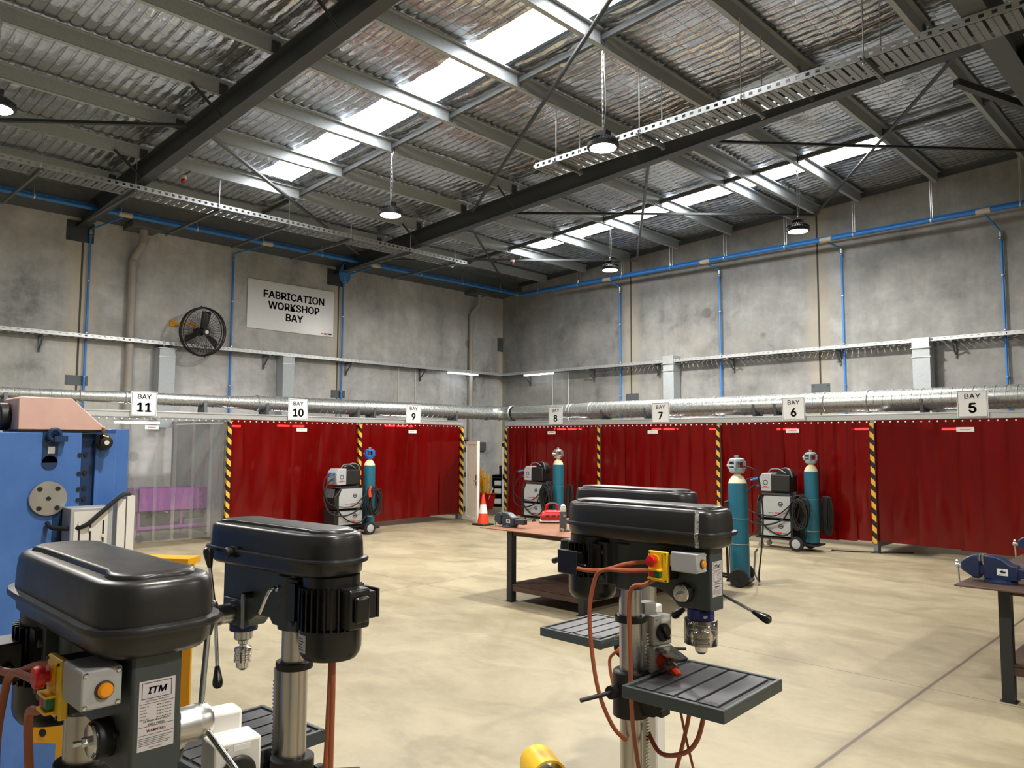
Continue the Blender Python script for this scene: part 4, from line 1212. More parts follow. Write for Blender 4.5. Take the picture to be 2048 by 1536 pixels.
def welder(loc, rz, nm, guard, coil_big=True, handle=False):
    c, s = math.cos(rz), math.sin(rz)
    def wp(x, y, z): return (loc[0] + c * x - s * y, loc[1] + s * x + c * y, z)
    t = thing('welding_machine', 'grey welding machine on a black trolley ' + nm, 'welder', loc, rz, 'welding machines on trolleys')
    # trolley
    m = MB(); m.bb(-.5, .22, -.22, .22, .17, .2); m.bb(.2, .62, -.2, .2, .1, .13); m.bar((.15, -.2, .18), (.4, -.2, .1), .03, .03); m.bar((.15, .2, .18), (.4, .2, .1), .03, .03); m.bar((.3, 0, .1), (.3, 0, 1.0), .05, .1); m.cyl((.3, -.3, .13), (.3, .3, .13), .014, n=8)
    m.build('trolley_frame', 'black', t)
    for y in (-.29, .29):
        w = MB(); w.lathe([(.0, -.03), (.085, -.03), (.13, -.022), (.13, .022), (.085, .03), (0, .03)], (.3, y, .13), (0, 1, 0), 28, 0); w.build('wheel', 'rubber', t)
        w = MB(); w.lathe([(.0, -.034), (.07, -.034), (.08, -.03), (.08, .03), (.07, .034), (0, .034)], (.3, y, .13), (0, 1, 0), 24); w.build('wheel_rim', 'welder_grey', t)
    for y in (-.16, .16):
        w = MB(); w.cyl((-.43, y - .015, .05), (-.43, y + .015, .05), .05, n=16); w.bar((-.43, y, .05), (-.4, y, .17), .05, .012); w.build('caster', 'galv', t)
    # power source: cooler below, source above with a slanted front
    for z0, z1, nmz in ((.21, .52, 'cooler'), (.54, .965, 'power_source')):
        m = MB()
        sl = .09 if nmz == 'power_source' else 0.0
        poly = [(-.48, z0), (.2, z0), (.2, z1), (-.48 + sl + .05, z1), (-.50, z1 - .17 if sl else z1)]
        m.prism(poly, -.2, .2, 'xz'); o = m.build(nmz, 'black', t, bevel=.012)
        pn = MB()
        p2 = [(-.40, z0 + .02), (.16, z0 + .02), (.16, z1 - .015), (-.33 if sl else -.40, z1 - .015)] + ([(-.40, z1 - .16)] if sl else [])
        for yy in (-.206, .206): pn.prism(p2, yy - .004, yy + .004, 'xz')
        pn.build('side_panel', 'welder_grey', o, bevel=.004)
        mk = MB()
        zc = z0 + (z1 - z0) * .25
        mk.bb(-.25, -.15, -.212, -.2105, zc - .004, zc + .004, 0); mk.bb(.02, .12, -.212, -.2105, zc - .004, zc + .004, 0); mk.bb(-.13, 0, -.212, -.2105, zc - .012, zc + .012, 1)
        for a in range(0, 360, 30):
            x, zz = -.02 + .04 * math.cos(R(a)), zc + .16 * (z1 - z0) / .42 + .035 * math.sin(R(a)); mk.bb(x - .009, x + .009, -.212, -.2105, zz - .008, zz + .008, 0)
        mk.bb(-.045, .005, -.212, -.2105, zc + .16 * (z1 - z0) / .42 - .01, zc + .16 * (z1 - z0) / .42 + .01, 0)
        mk.build('badge', ['ink', 'ink_red'], o)
    m = MB(); m.prism([(-.505, .78), (-.46, .95), (-.47, .95), (-.515, .78)], -.15, .15, 'xz'); m.build('display_panel', 'plate_grey', t)
    # wire feeder
    m = MB(); m.bb(-.42, .12, -.13, .13, .965, 1.0); m.bb(-.2, .2, -.03, .03, .96, 1.03); m.build('feeder_base', 'steel_dark', t)
    m = MB(); m.bb(-.22, .14, -.17, .17, 1.03, 1.34); o = m.build('wire_feeder', 'black', t, bevel=.02)
    m = MB(); m.prism([(-.42, 1.03), (-.21, 1.03), (-.21, 1.36), (-.38, 1.36), (-.44, 1.28), (-.44, 1.08)], -.172, .172, 'xz'); m.build('feeder_front', 'welder_grey', o, bevel=.012)
    m = MB(); m.lathe([(.0, -.07), (.16, -.07), (.16, .07), (0, .07)], (.0, .0, 1.30), (0, 1, 0), 26); m.build('spool_cover', 'black', o, bevel=.01)
    m = MB(); m.tube(smooth([(-.3, -.1, 1.36), (-.24, -.1, 1.43), (-.1, -.1, 1.44), (.05, -.1, 1.36)], 4), .012, 8); m.tube(smooth([(-.15, 0, 1.38), (.0, -.05, 1.46), (.12, -.1, 1.42), (.16, -.1, 1.3)], 4), .014, 8); m.build('torch_hook', 'galv_dull', o)
    m = MB()
    for k in range(12):
        a = R(30 * k); x, z = -.32 + .04 * math.cos(a), 1.19 + .04 * math.sin(a); m.bb(x - .008, x + .008, -.1755, -.174, z - .008, z + .008, 0)
    m.bb(-.40, -.25, -.1755, -.174, 1.095, 1.1, 0); m.bb(-.36, -.29, -.1755, -.174, 1.11, 1.125, 1); m.build('badge', ['ink', 'ink_red'], o)
    # leads
    m = MB()
    m.tube(smooth([(-.44, -.05, 1.15), (-.62, -.15, 1.08), (-.74, -.2, .8), (-.64, -.26, .5), (-.3, -.28, .42), (.05, -.27, .55), (.2, -.26, .82), (.28, -.25, .95)], 8), .016, 8)
    m.tube(smooth([(-.44, -.08, 1.26), (-.66, -.18, 1.24), (-.76, -.2, 1.05), (-.7, -.24, .75), (-.5, -.24, .62), (-.1, -.25, .6), (.2, -.25, .82)], 8), .011, 8)
    m.tube(smooth([(-.5, -.23, .62), (-.3, -.24, .38), (-.05, -.25, .26), (.15, -.26, .3), (.3, -.26, .55), (.36, -.25, .8)], 8), .014, 8)
    m.build('torch_lead', 'rubber', t)
    m = MB(); m.tube(smooth([(-.44, -.06, 1.25), (-.52, -.12, 1.25), (-.62, -.17, 1.22)], 4), .022, 8); m.tube([(-.44, -.05, 1.14), (-.54, -.1, 1.12)], .022, 8); m.build('torch_handle', 'guard_blue', t)
    # coiled return lead on its hook
    m = MB()
    rn = random.Random(5)
    for k in range(11):
        rx = .13 + .012 * rn.uniform(-1, 1); rz_ = .27 + .03 * rn.uniform(-1, 1); cx = .37 + .05 * rn.uniform(-1, 1); cz = .67 + .03 * rn.uniform(-1, 1); yy = -.25 - .012 * k; lean = rn.uniform(-.06, .06)
        m.tube([(cx + rx * math.cos(2 * PI * q / 26) + lean * math.sin(2 * PI * q / 26), yy, cz + rz_ * math.sin(2 * PI * q / 26)) for q in range(27)], .012, 6, cap=False)
    m.build('coiled_lead', 'rubber', t)
    m = MB()
    for k in range(5):
        m.tube([(.6 + .03 * k + (.06) * math.cos(2 * PI * q / 22), .2 - .012 * k, .62 + (.34) * math.sin(2 * PI * q / 22)) for q in range(23)], .013, 6, cap=False)
    m.build('gas_hose_coil', 'rubber', t)
    if handle:
        m = MB(); m.cyl((.22, -.40, .78), (.2, -.40, .9), .03, n=12); m.cyl((.2, -.4, .9), (.24, -.4, 1.0), .02, n=10); m.build('earth_plug', 'orange_red', t)
    cylinder(wp(.47, .0, .135), 'green gas cylinder with %s valve guard on the welder %s' % (guard[1], nm), guard[0], rings=(.22, .78), H=.945)
welder((11.03, -3.6, 0), 0, 'in front of bay 6', ('guard_grey', 'grey'))
welder((5.36, -4.0, 0), 0, 'in front of bay 8', ('zinc', 'silver'))
welder((3.78, -8.2, 0), PI / 2, 'in front of bay 9', ('guard_blue', 'blue'), handle=True)

# loose cylinder on its own two wheel trolley
t = thing('cylinder_trolley', 'black two wheel trolley under the loose gas cylinder', 'trolley', (12.2, -7.58, 0), R(18))
m = MB(); m.bb(-.16, .16, -.16, .16, .055, .08); m.bar((-.12, -.2, .12), (-.12, .2, .12), .03, .03); m.bar((-.14, -.12, .06), (-.17, -.12, 1.1), .03, .03); m.bar((-.14, .12, .06), (-.17, .12, 1.1), .03, .03); m.bar((-.17, -.12, .75), (-.17, .12, .75), .03, .03); m.bar((-.17, -.12, 1.1), (-.17, .12, 1.1), .03, .03); m.bar((-.3, -.1, .12), (-.1, -.1, .1), .03, .03); m.bar((-.3, .1, .12), (-.1, .1, .1), .03, .03); m.build('frame', 'black', t)
for y in (-.24, .24):
    m = MB(); m.lathe([(.0, -.03), (.06, -.03), (.11, -.03), (.125, -.018), (.125, .018), (.11, .03), (.06, .03), (0, .03)], (.02, y, .125), (0, 1, 0), 28); m.cyl((.02, y - .045, .125), (.02, y + .045, .125), .016, n=10); m.build('wheel', 'rubber', t)
m = MB(); m.cyl((.02, -.24, .125), (.02, .24, .125), .012, n=8); m.build('axle', 'zinc', t)
cylinder((12.2, -7.58, .085), 'loose green gas cylinder leaning on its own two wheel trolley before bay 6', 'guard_grey', tilt=(-1.2, -1.6), H=.945, r=.128, rings=(.46, .8))
m = MB(); m.tube(smooth([(12.28, -7.6, 1.6), (12.45, -7.55, 1.5), (12.5, -7.5, 1.0), (12.47, -7.5, .5), (12.4, -7.45, .15), (12.33, -7.3, .03), (11.9, -6.6, .02), (11.3, -5.4, .02), (10.9, -4.6, .02), (10.75, -4.2, .02)], 8), .011, 8)
tag(m.build('gas_hose', 'rubber'), 'black gas hose running from the loose cylinder down to the floor', 'hose')
m = MB(); m.tube(smooth([(10.5, -3.7, .3), (10.2, -3.55, .1), (9.9, -3.3, .02), (9.6, -2.9, .02)], 6), .012, 6); m.tube(smooth([(11.75, -3.4, .02), (12.2, -3.25, .02), (12.9, -2.7, .02)], 6), .012, 6)
tag(m.build('power_lead', 'rubber'), 'black leads on the floor beside the welder before bay 6', 'cable')

# ------------------------------------------------------------------ steel benches
def bench(x0, x1, y0, y1, legs, zs, label, top, shelfm):
    t = thing('steel_bench', label, 'bench', (x0, y0, 0))
    m = MB(); m.bb(0, x1 - x0, 0, y1 - y0, .838, .85); m.build('top_plate', top, t, bevel=.003)
    for lx, ly in legs:
        m = MB(); m.bb(lx - x0 - .04, lx - x0 + .04, ly - y0 - .04, ly - y0 + .04, .005, .838); m.bb(lx - x0 - .055, lx - x0 + .055, ly - y0 - .055, ly - y0 + .055, 0, .006); m.build('leg', 'bench_frame', t)
    ax = [l[0] - x0 for l in legs]; ay = [l[1] - y0 for l in legs]
    a, b, c, d = min(ax), max(ax), min(ay), max(ay)
    m = MB(); m.bb(a - .04, b + .04, c - .035, d + .035, zs + .002, zs + .01); m.build('shelf_plate', shelfm, t)
    m = MB()
    for p, q in (((a, c), (b, c)), ((b, c), (b, d)), ((b, d), (a, d)), ((a, d), (a, c))): m.bar((p[0], p[1], zs - .035), (q[0], q[1], zs - .035), .05, .07)
    for p, q in (((a, c), (b, c)), ((a, d), (b, d)), ((a, c), (a, d)), ((b, c), (b, d))): m.bar((p[0], p[1], .81), (q[0], q[1], .81), .05, .05)
    m.build('frame_rail', 'rust_dark', t)
    return t
bench(10.31, 12.38, -10.66, -8.26, [(10.79, -10.58), (11.9, -10.58), (10.79, -8.36), (11.9, -8.36)], .2, 'steel bench with a rusty top in the middle of the floor', 'rust_steel', 'rust_dark')
bench(15.64, 17.9, -10.76, -8.3, [(15.92, -10.52), (17.6, -10.52), (15.92, -8.55), (17.6, -8.55)], .27, 'steel bench with a dull brown top cut by the edge of the view', 'rust_dark', 'rust_dark')

def vice(loc, rz, label, mt, k=1.0, plate_=True):
    t = thing('bench_vice', label, 'vice', loc, rz, 'bench vices')
    t.scale = (k, k, k)
    m = MB(); m.lathe([(.0, 0), (.1, 0), (.1, .014), (.075, .02), (.06, .03), (0, .03)], (.03, 0, 0), (0, 0, 1), 28)
    for a in (45, 135, 225, 315): m.cyl((.03 + .085 * math.cos(R(a)), .085 * math.sin(R(a)), .014), (.03 + .085 * math.cos(R(a)), .085 * math.sin(R(a)), .024), .011, n=6)
    m.build('swivel_base', mt, t)
    m = MB(); m.prism([(-.06, .02), (.14, .02), (.14, .125), (.10, .13), (.055, .165), (.01, .18), (-.06, .18)], -.05, .05, 'xz'); m.build('fixed_jaw', mt, t, bevel=.01)
    m = MB(); m.prism([(-.2, .07), (-.12, .02), (-.085, .02), (-.085, .18), (-.13, .175), (-.175, .15), (-.2, .125)], -.05, .05, 'xz'); m.build('moving_jaw', mt, t, bevel=.01)
    m = MB(); m.bb(-.086, -.07, -.055, .055, .14, .182); m.bb(-.075, -.058, -.055, .055, .14, .182); m.build('jaw_plates', 'galv', t)
    m = MB(); m.bb(-.1, .30, -.034, .034, .045, .108); m.build('slide_bar', mt, t, bevel=.005)
    m = MB(); m.bb(.2995, .301, -.024, .024, .055, .095); m.build('slide_bore', 'ink', t)
    m = MB(); m.cyl((-.2, 0, .09), (-.235, 0, .09), .016, n=12); m.ball((-.232, 0, .09), .02, n=10); m.tube([(-.232, 0, .12), (-.225, 0, -.03), (-.222, .0, -.055)], .0075, 8); m.ball((-.232, 0, .12), .012, n=8); m.ball((-.222, 0, -.055), .012, n=8); m.build('handle', 'zinc', t)
    if plate_:
        m = MB(); m.bb(.02, .085, -.0525, -.0505, .055, .1, 0); m.bb(.03, .075, -.053, -.0525, .06, .063, 1)
        m.prism([(.035, .08), (.048, .092), (.06, .092), (.053, .084), (.072, .084), (.072, .072), (.05, .07)], -.0528, -.0526, 'xz', 1); m.build('badge_plate', ['sign_white', 'ink'], t)
vice((10.53, -10.38, .85), 0, 'dark grey bench vice on the corner of the rusty middle bench', 'vice_grey', 1.0)
vice((15.84, -10.42, .85), 0, 'dark blue bench vice on the near corner of the brown bench', 'vice_blue', 1.12)
vice((15.83, -8.5, .85), 0, 'second blue vice at the far end of the brown bench, cut by the edge', 'vice_blue', 1.05)
# things on the benches
t = thing('battery_charger', 'red power tool battery charger with a carry handle on the middle bench', 'charger', (10.56, -9.58, .85), R(45))
m = MB(); m.loft([[(sx * a, sy * b, z) for sx, sy in ((-1, -1), (1, -1), (1, 1), (-1, 1))] for a, b, z in ((.15, .1, .03), (.155, .105, .08), (.13, .085, .14), (.09, .06, .16))]); m.build('case', 'red_plastic', t, bevel=.018)
m = MB(); m.bb(-.165, .165, -.115, .115, 0, .02, 0); m.bb(-.165, .165, -.118, .118, .02, .03, 1); m.build('base', ['ink', 'white_plastic'], t, bevel=.004)
m = MB(); m.tube(smooth([(-.07, 0, .14), (-.075, 0, .2), (-.06, 0, .235), (0, 0, .245), (.06, 0, .235), (.075, 0, .2), (.07, 0, .14)], 5), .016, 10); m.build('carry_handle', 'red_plastic', t)
m = MB(); m.cyl((-.045, 0, .244), (.045, 0, .244), .0185, n=12); m.bb(-.09, -.04, -.103, -.1, .06, .1); m.bb(-.01, .04, -.103, -.1, .06, .1); m.bb(.07, .11, -.103, -.1, .06, .1); m.build('grip', 'black', t)
t = thing('spray_bottle', 'steel and black air spray bottle standing on the middle bench', 'bottle', (11.3, -10.22, .85))
m = MB(); m.lathe([(0, 0), (.04, 0), (.043, .01), (.043, .2), (.038, .23)], n=24, cap=False); m.build('body', 'plate_grey', t)
m = MB(); m.lathe([(.038, .23), (.036, .28), (.03, .29), (.03, .30), (.012, .32), (0, .325)], n=24, cap=False); m.build('cap', 'white_plastic', t)
m = MB(); m.cyl((.0, -.03, .02), (.05, -.06, .02), .018, n=10); m.cyl((.03, 0, .015), (.09, .02, .015), .015, n=10); m.cyl((.04, -.02, .18), (.055, -.02, .18), .02, n=10); m.build('valve_fittings', 'zinc', t)
m = MB(); m.bb(11.0, 11.28, -9.35, -9.05, .211, .33, 0); m.bb(10.99, 11.29, -9.36, -9.04, .33, .36, 1); tag(m.build('wood_block', ['plate_grey', 'rust_dark'], bevel=.006), 'dark box on the lower shelf of the middle bench', 'box')
t = thing('scrap_pan', 'small black pan on the lower shelf of the brown bench', 'pan', (16.25, -10.1, .281))
m = MB(); m.loft([[(sx * a, sy * a * .7, z) for sx, sy in ((-1, -1), (1, -1), (1, 1), (-1, 1))] for a, z in ((.13, 0), (.16, .11), (.17, .11), (.14, .01))]); m.build('body', 'black', t)
m = MB(); m.tube(smooth([(-.16, 0, .11), (-.2, 0, .08), (-.2, .02, .02)], 4), .006, 6); m.build('handle', 'zinc', t)
# ------------------------------------------------------------------ drill presses
def outline(off=0.0, xb=-.288, xf=.438, hw=.119, sx0=-.11, sx1=.32, n=13):
    """plan of the belt cover: straight sides, rounded ends"""
    pts = []
    for k in range(n):
        a = -PI / 2 + PI * k / (n - 1)
        ca, sa = math.cos(a), math.sin(a)
        e = .7
        pts.append((sx1 + (xf + off - sx1) * abs(ca) ** e, (hw + off) * math.copysign(abs(sa) ** e, sa)))
    for k in range(n):
        a = PI / 2 + PI * k / (n - 1)
        ca, sa = math.cos(a), math.sin(a)
        e = .75
        pts.append((sx0 - (sx0 - xb + off) * abs(ca) ** e, (hw + off) * math.copysign(abs(sa) ** e, sa)))
    return pts
def ring(off, z): return [(x, y, z) for x, y in outline(off)]

def drill_press(loc, rz, nm, dz=0.0, zt=1.0, guard=False, angs=(95, -25, 215), scuffed=False, cables=None, trot=0.0, hl=0.0):
    t = thing('drill_press', 'black drill press ' + nm, 'drill press', loc, rz, 'pedestal drill presses')
    Z = lambda z: z + dz
    m = MB(); m.bb(-.17, .38, -.16, .16, 0, .05); m.bb(.06, .36, -.1, .1, .05, .062); m.lathe([(.085, .05), (.075, .075), (.062, .085), (.058, .19)], n=28, cap=False); m.build('base', 'slate', t, bevel=.012)
    m = MB(); m.cyl((0, 0, .06), (0, 0, Z(1.36)), .0445, n=36, cap=True); m.build('column', 'chrome_col', t)
    m = MB(); m.lathe([(.0448, 0), (.062, 0), (.062, .025), (.0448, .025)], (0, 0, Z(1.185)), (0, 0, 1), 32); m.lathe([(.0448, 0), (.06, 0), (.06, .02), (.0448, .02)], (0, 0, .2), (0, 0, 1), 32); m.build('column_collar', 'black', t, bevel=.003)
    m = MB(); m.bb(.044, .056, .02, .042, .22, Z(1.185)); 
    k = int((Z(1.15) - .26) / .0125)
    for q in range(k): m.bb(.054, .063, .021, .041, .26 + q * .0125, .2665 + q * .0125)
    m.build('rack', 'brushed', t)
    # head casting
    m = MB(); m.prism([(-.075, Z(1.53)), (.392, Z(1.53)), (.392, Z(1.285)), (.255, Z(1.285)), (.225, Z(1.315)), (.17, Z(1.342)), (.09, Z(1.345)), (.07, Z(1.325)), (-.06, Z(1.325)), (-.075, Z(1.36))], -.0465, .0465, 'xz')
    m.build('head', 'slate', t, bevel=.006)
    hd = MB(); hd.cyl((0, 0, Z(1.318)), (0, 0, Z(1.5)), .06, n=28); hd.cyl((.30, .03, Z(1.335)), (.30, .062, Z(1.335)), .045, n=28); hd.bb(.235, .37, .03, .058, Z(1.29), Z(1.385)); hd.bb(-.11, -.06, -.075, .075, Z(1.33), Z(1.5))
    for y in (-.085, .085):
        for z in (1.36, 1.46): hd.cyl((-.085, y * .7, Z(z)), (-.085, y, Z(z)), .012, n=10)
    hd.build('head_bosses', 'slate', t, bevel=.004)
    # belt cover: lower pan, lip, lid with raised centre panel
    m = MB(); m.loft([ring(-.035, Z(1.515)), ring(-.02, Z(1.517)), ring(-.008, Z(1.53)), ring(-.004, Z(1.566))]); m.build('belt_cover_pan', 'cover_black', t, ang=50)
    m = MB(); m.loft([ring(-.004, Z(1.560)), ring(.010, Z(1.562)), ring(.012, Z(1.568)), ring(.009, Z(1.575)), ring(-.004, Z(1.577)), ring(-.006, Z(1.62)), ring(-.009, Z(1.643)), ring(-.013, Z(1.651)), ring(-.02, Z(1.6555)), ring(-.03, Z(1.657)), ring(-.05, Z(1.6575))])
    cv = m.build('belt_cover', 'cover_black', t, ang=55)
    m = MB()
    fr = [q for q in outline(-.034) if q[0] > .33]; bk = [q for q in outline(-.034) if q[0] < -.19]
    pl = [(.322, -.080)] + fr + [(.322, .080), (.305, .072), (-.16, .072), (-.178, .078)] + bk + [(-.178, -.078), (-.16, -.072), (.305, -.072)]
    m.loft([[(x * .995, y + .0 * y, Z(z)) if o == 0 else (.08 + (x - .08) * (1 - o), y * (1 - o * 2), Z(z)) for x, y in pl] for z, o in ((1.652, 0), (1.658, 0.0), (1.664, .014), (1.667, .045), (1.6675, .09))]); m.build('raised_panel', 'cover_black', cv, ang=50)
    m = MB(); m.lathe([(0, .03), (.014, .03), (.018, .022), (.014, .005), (.008, 0)], (.2, .125, Z(1.567)), (0, 1, 0), 14); m.bb(.18, .22, .115, .13, Z(1.55), Z(1.585)); m.build('latch_knob', 'black', cv)
    if scuffed:
        m = MB(); o = outline(.0)
        i0 = [i for i, p in enumerate(o) if p[0] > .345 and p[1] < -.08][0]
        pa, pb = Vector(o[i0]), Vector(o[i0 + 1]); pb = pa + (pb - pa) * .9
        def P(q, off): nrm = Vector((pb.y - pa.y, -(pb.x - pa.x))).normalized(); v = pa.lerp(pb, q) + nrm * off; return v
        zs = [(1.522, -.005), (1.556, -.001), (1.560, .0122), (1.572, .0132), (1.577, -.001), (1.62, -.0068), (1.645, -.010), (1.654, -.018)]
        m.grid(lambda a, b: (*P(.15 + .6 * b, zs[int(round(a * 7))][1] + .0015), Z(zs[int(round(a * 7))][0])), 7, 3)
        m.build('scuff_mark', 'scuffed_paint', cv, recalc=False)
    # motor
    m = MB()
    cx = -.193
    m.cyl((cx, 0, Z(1.35)), (cx, 0, Z(1.505)), .084, n=36)
    for k in range(30):
        a = 2 * PI * k / 30; m.bar((cx + .095 * math.cos(a), .095 * math.sin(a), Z(1.352)), (cx + .095 * math.cos(a), .095 * math.sin(a), Z(1.485)), .005, .022, up=(math.cos(a), math.sin(a), 0))
    m.cyl((cx, 0, Z(1.485)), (cx, 0, Z(1.52)), .092, n=36)
    m.bb(-.12, -.08, -.09, .09, Z(1.37), Z(1.49))
    mo = m.build('motor', 'black_gloss', t)
    m = MB(); m.lathe([(.0, 0), (.06, 0), (.085, .006), (.096, .022), (.1, .04), (.1, .1), (.094, .104)], (cx, 0, Z(1.252)), (0, 0, 1), 40); m.build('fan_cowl', 'black_gloss', mo)
    m = MB(); m.box((cx - .112, -.005, Z(1.425)), (.06, .085, .125)); m.box((cx - .15, -.005, Z(1.425)), (.02, .055, .08)); m.build('capacitor_box', 'black_gloss', mo, bevel=.012, seg=3)
    a = R(266); d = Vector((math.cos(a), math.sin(a), 0)); q = Vector((-d.y, d.x, 0))
    rot = Matrix((d, q, Vector((0, 0, 1)))).transposed()
    m = MB(); m.box(Vector((cx, 0, Z(1.41))) + d * .118, (.055, .1, .09), 0, rot); m.box(Vector((cx, 0, Z(1.414))) + d * .15, (.012, .108, .097), 0, rot); m.cyl(Vector((cx, 0, Z(1.40))) + d * .118 + q * .045, Vector((cx, 0, Z(1.40))) + d * .118 + q * .075, .01, n=10); m.build('terminal_box', 'black_gloss', mo, bevel=.004)
    a = R(80)
    m = MB()
    def rp(u, v, z0=1.275, w=.055, h=.05):
        an = a - .25 + .5 * u; return (cx + .1012 * math.cos(an), .1012 * math.sin(an), Z(1.285 + .055 * v))
    m.grid(lambda u, v: rp(u, v), 6, 2, 0)
    for k in range(5):
        m.grid(lambda u, v, k=k: (cx + .1016 * math.cos(a - .19 + .38 * u * (.9 - .1 * (k % 3))), .1016 * math.sin(a - .19 + .38 * u * (.9 - .1 * (k % 3))), Z(1.293 + k * .0085 + .0025 * v)), 3, 1, 1)
    m.build('rating_plate', ['zinc_plate', 'ink'], mo, recalc=False)
    # emergency stop and start station on the far side of the handle
    m = MB(); m.bb(.183, .258, -.115, -.046, Z(1.392), Z(1.492)); sw = m.build('switch_box', 'black', t, bevel=.004)
    m = MB(); m.bb(.178, .263, -.132, -.115, Z(1.386), Z(1.498)); m.build('switch_plate', 'yellow_plastic', sw, bevel=.004)
    m = MB(); m.lathe([(.022, 0), (.022, .004)], (.207, -.132, Z(1.462)), (0, -1, 0), 24); m.build('warning_ring', 'yellow_paint', sw)
    m = MB(); m.lathe([(.012, 0), (.012, .012), (.021, .014), (.0225, .024), (.019, .031), (0, .034)], (.207, -.132, Z(1.462)), (0, -1, 0), 24); m.build('stop_button', 'red_plastic', sw)
    m = MB(); m.bb(.189, .213, -.146, -.132, Z(1.404), Z(1.426), 0); m.bb(.214, .238, -.146, -.132, Z(1.404), Z(1.426), 1); m.build('start_buttons', ['ink_red', 'green_plastic'], sw, bevel=.002)
    m = MB(); m.bb(.186, .241, -.15, -.132, Z(1.426), Z(1.431)); m.bb(.186, .241, -.15, -.132, Z(1.396), Z(1.401)); m.build('button_hood', 'yellow_plastic', sw)
    m = MB(); m.text('EMERGENCY', .011, (.241, -.1335, Z(1.463)), (0, 0, -1), (1, 0, 0), 0, .01)
    for xx in (.185, .256):
        for zz in (1.392, 1.491): m.cyl((xx, -.1325, Z(zz)), (xx, -.135, Z(zz)), .0035, n=8)
    m.build('switch_print', 'ink', sw, recalc=False)
    m = MB(); m.bb(.278, .386, -.132, -.062, Z(1.432), Z(1.503)); m.bb(.264, .28, -.12, -.075, Z(1.445), Z(1.49)); gb = m.build('push_button_box', 'grey_box', t, bevel=.004)
    m = MB(); m.lathe([(.0165, 0), (.0165, .003), (.014, .005)], (.386, -.093, Z(1.465)), (1, 0, 0), 24); m.build('button_rim', 'rust_dark', gb)
    m = MB(); m.lathe([(.0135, 0), (.0135, .006), (.010, .010), (0, .0115)], (.388, -.093, Z(1.465)), (1, 0, 0), 24); m.build('orange_button', 'orange_button', gb)
    m = MB()
    for y in (-.125, -.069):
        for z in (1.439, 1.496): m.lathe([(.0045, 0), (.0045, .0015), (.003, .003), (0, .0032)], (.386, y, Z(z)), (1, 0, 0), 12)
    m.build('box_screws', 'chrome', gb)
    # depth dial
    m = MB(); m.cyl((.287, -.046, Z(1.345)), (.287, -.076, Z(1.345)), .037, n=32); m.cyl((.33, -.046, Z(1.36)), (.33, -.056, Z(1.36)), .007, n=10); dl = m.build('dial_housing', 'black', t, bevel=.002)
    m = MB(); m.lathe([(.0, 0), (.033, 0), (.0335, .004), (.03, .008), (0, .009)], (.287, -.076, Z(1.345)), (0, -1, 0), 36); m.build('depth_dial', 'chrome', dl)
    m = MB(); m.cyl((.287, -.08, Z(1.345)), (.287, -.097, Z(1.345)), .009, n=6); m.cyl((.287, -.097, Z(1.345)), (.287, -.112, Z(1.345)), .0055, n=12); m.build('dial_nut', 'zinc', dl)
    # feed hub and its three handles
    hc = Vector((.30, 0, Z(1.335)))
    m = MB(); m.lathe([(.026, .0), (.026, .010), (.034, .012), (.035, .048), (.0365, .052), (.0365, .058), (.034, .078), (.03, .084), (0, .085)], hc + Vector((0, .06, 0)), (0, 1, 0), 36); hb = m.build('feed_hub', 'brushed', t)
    for a in angs:
        e = Vector((math.cos(R(a)), .12, math.sin(R(a)))).normalized()
        p0 = hc + Vector((0, .128, 0)) + Vector((math.cos(R(a)), 0, math.sin(R(a)))) * .022
        m = MB(); m.cyl(p0, p0 + e * (.165 + hl), .0062, n=14); m.lathe([(.0095, -.004), (.0095, .012), (.0065, .014)], p0, e, 12); o = m.build('feed_handle', 'chrome', t)
        m = MB(); m.lathe([(q[0], q[1] + hl) for q in ((.007, .148), (.0085, .15), (.0125, .172), (.017, .197), (.0175, .207), (.014, .217), (.006, .2215), (0, .222))], p0, e, 20); m.build('handle_knob', 'black_gloss', o)
    # levers on the handle side
    m = MB(); m.tube(smooth([(.02, .046, Z(1.455)), (.02, .075, Z(1.458)), (.03, .088, Z(1.445)), (.052, .094, Z(1.40)), (.066, .097, Z(1.372))], 4), .006, 10); m.cyl((.02, .044, Z(1.455)), (.02, .066, Z(1.455)), .011, n=12); m.build('belt_lever', 'chrome', t)
    m = MB(); m.cyl((.2, .046, Z(1.41)), (.2, .085, Z(1.41)), .012, n=12); m.cyl((.225, .046, Z(1.405)), (.225, .07, Z(1.405)), .009, n=10); m.build('lock_boss', 'black', t)
    m = MB(); m.loft([[(.19 - w, .082, z), (.19 + w, .082, z), (.19 + w, .09, z), (.19 - w, .09, z)] for z, w in ((Z(1.42), .008), (Z(1.40), .010), (Z(1.36), .007), (Z(1.32), .0055), (Z(1.30), .006))]); m.build('quill_lock_lever', 'galv', t, bevel=.002)
    # quill, chuck
    sx = .322
    m = MB(); m.lathe([(.033, 1.29), (.033, 1.232), (.03, 1.228), (.012, 1.228)], (sx, 0, dz), (0, 0, 1), 32); m.build('quill', 'brushed', t)
    m = MB(); m.lathe([(.034, 1.285), (.05, 1.285), (.05, 1.262 if not guard else 1.243), (.034, 1.262 if not guard else 1.243)], (sx, 0, dz), (0, 0, 1), 32); m.bb(sx + .03, sx + .075, -.06, -.035, Z(1.262), Z(1.28)); m.build('guard_collar', 'navy_ring', t, bevel=.002)
    m = MB(); m.cyl((sx + .06, -.075, Z(1.271)), (sx + .06, -.02, Z(1.271)), .005, n=10); m.build('collar_bolt', 'zinc', t)
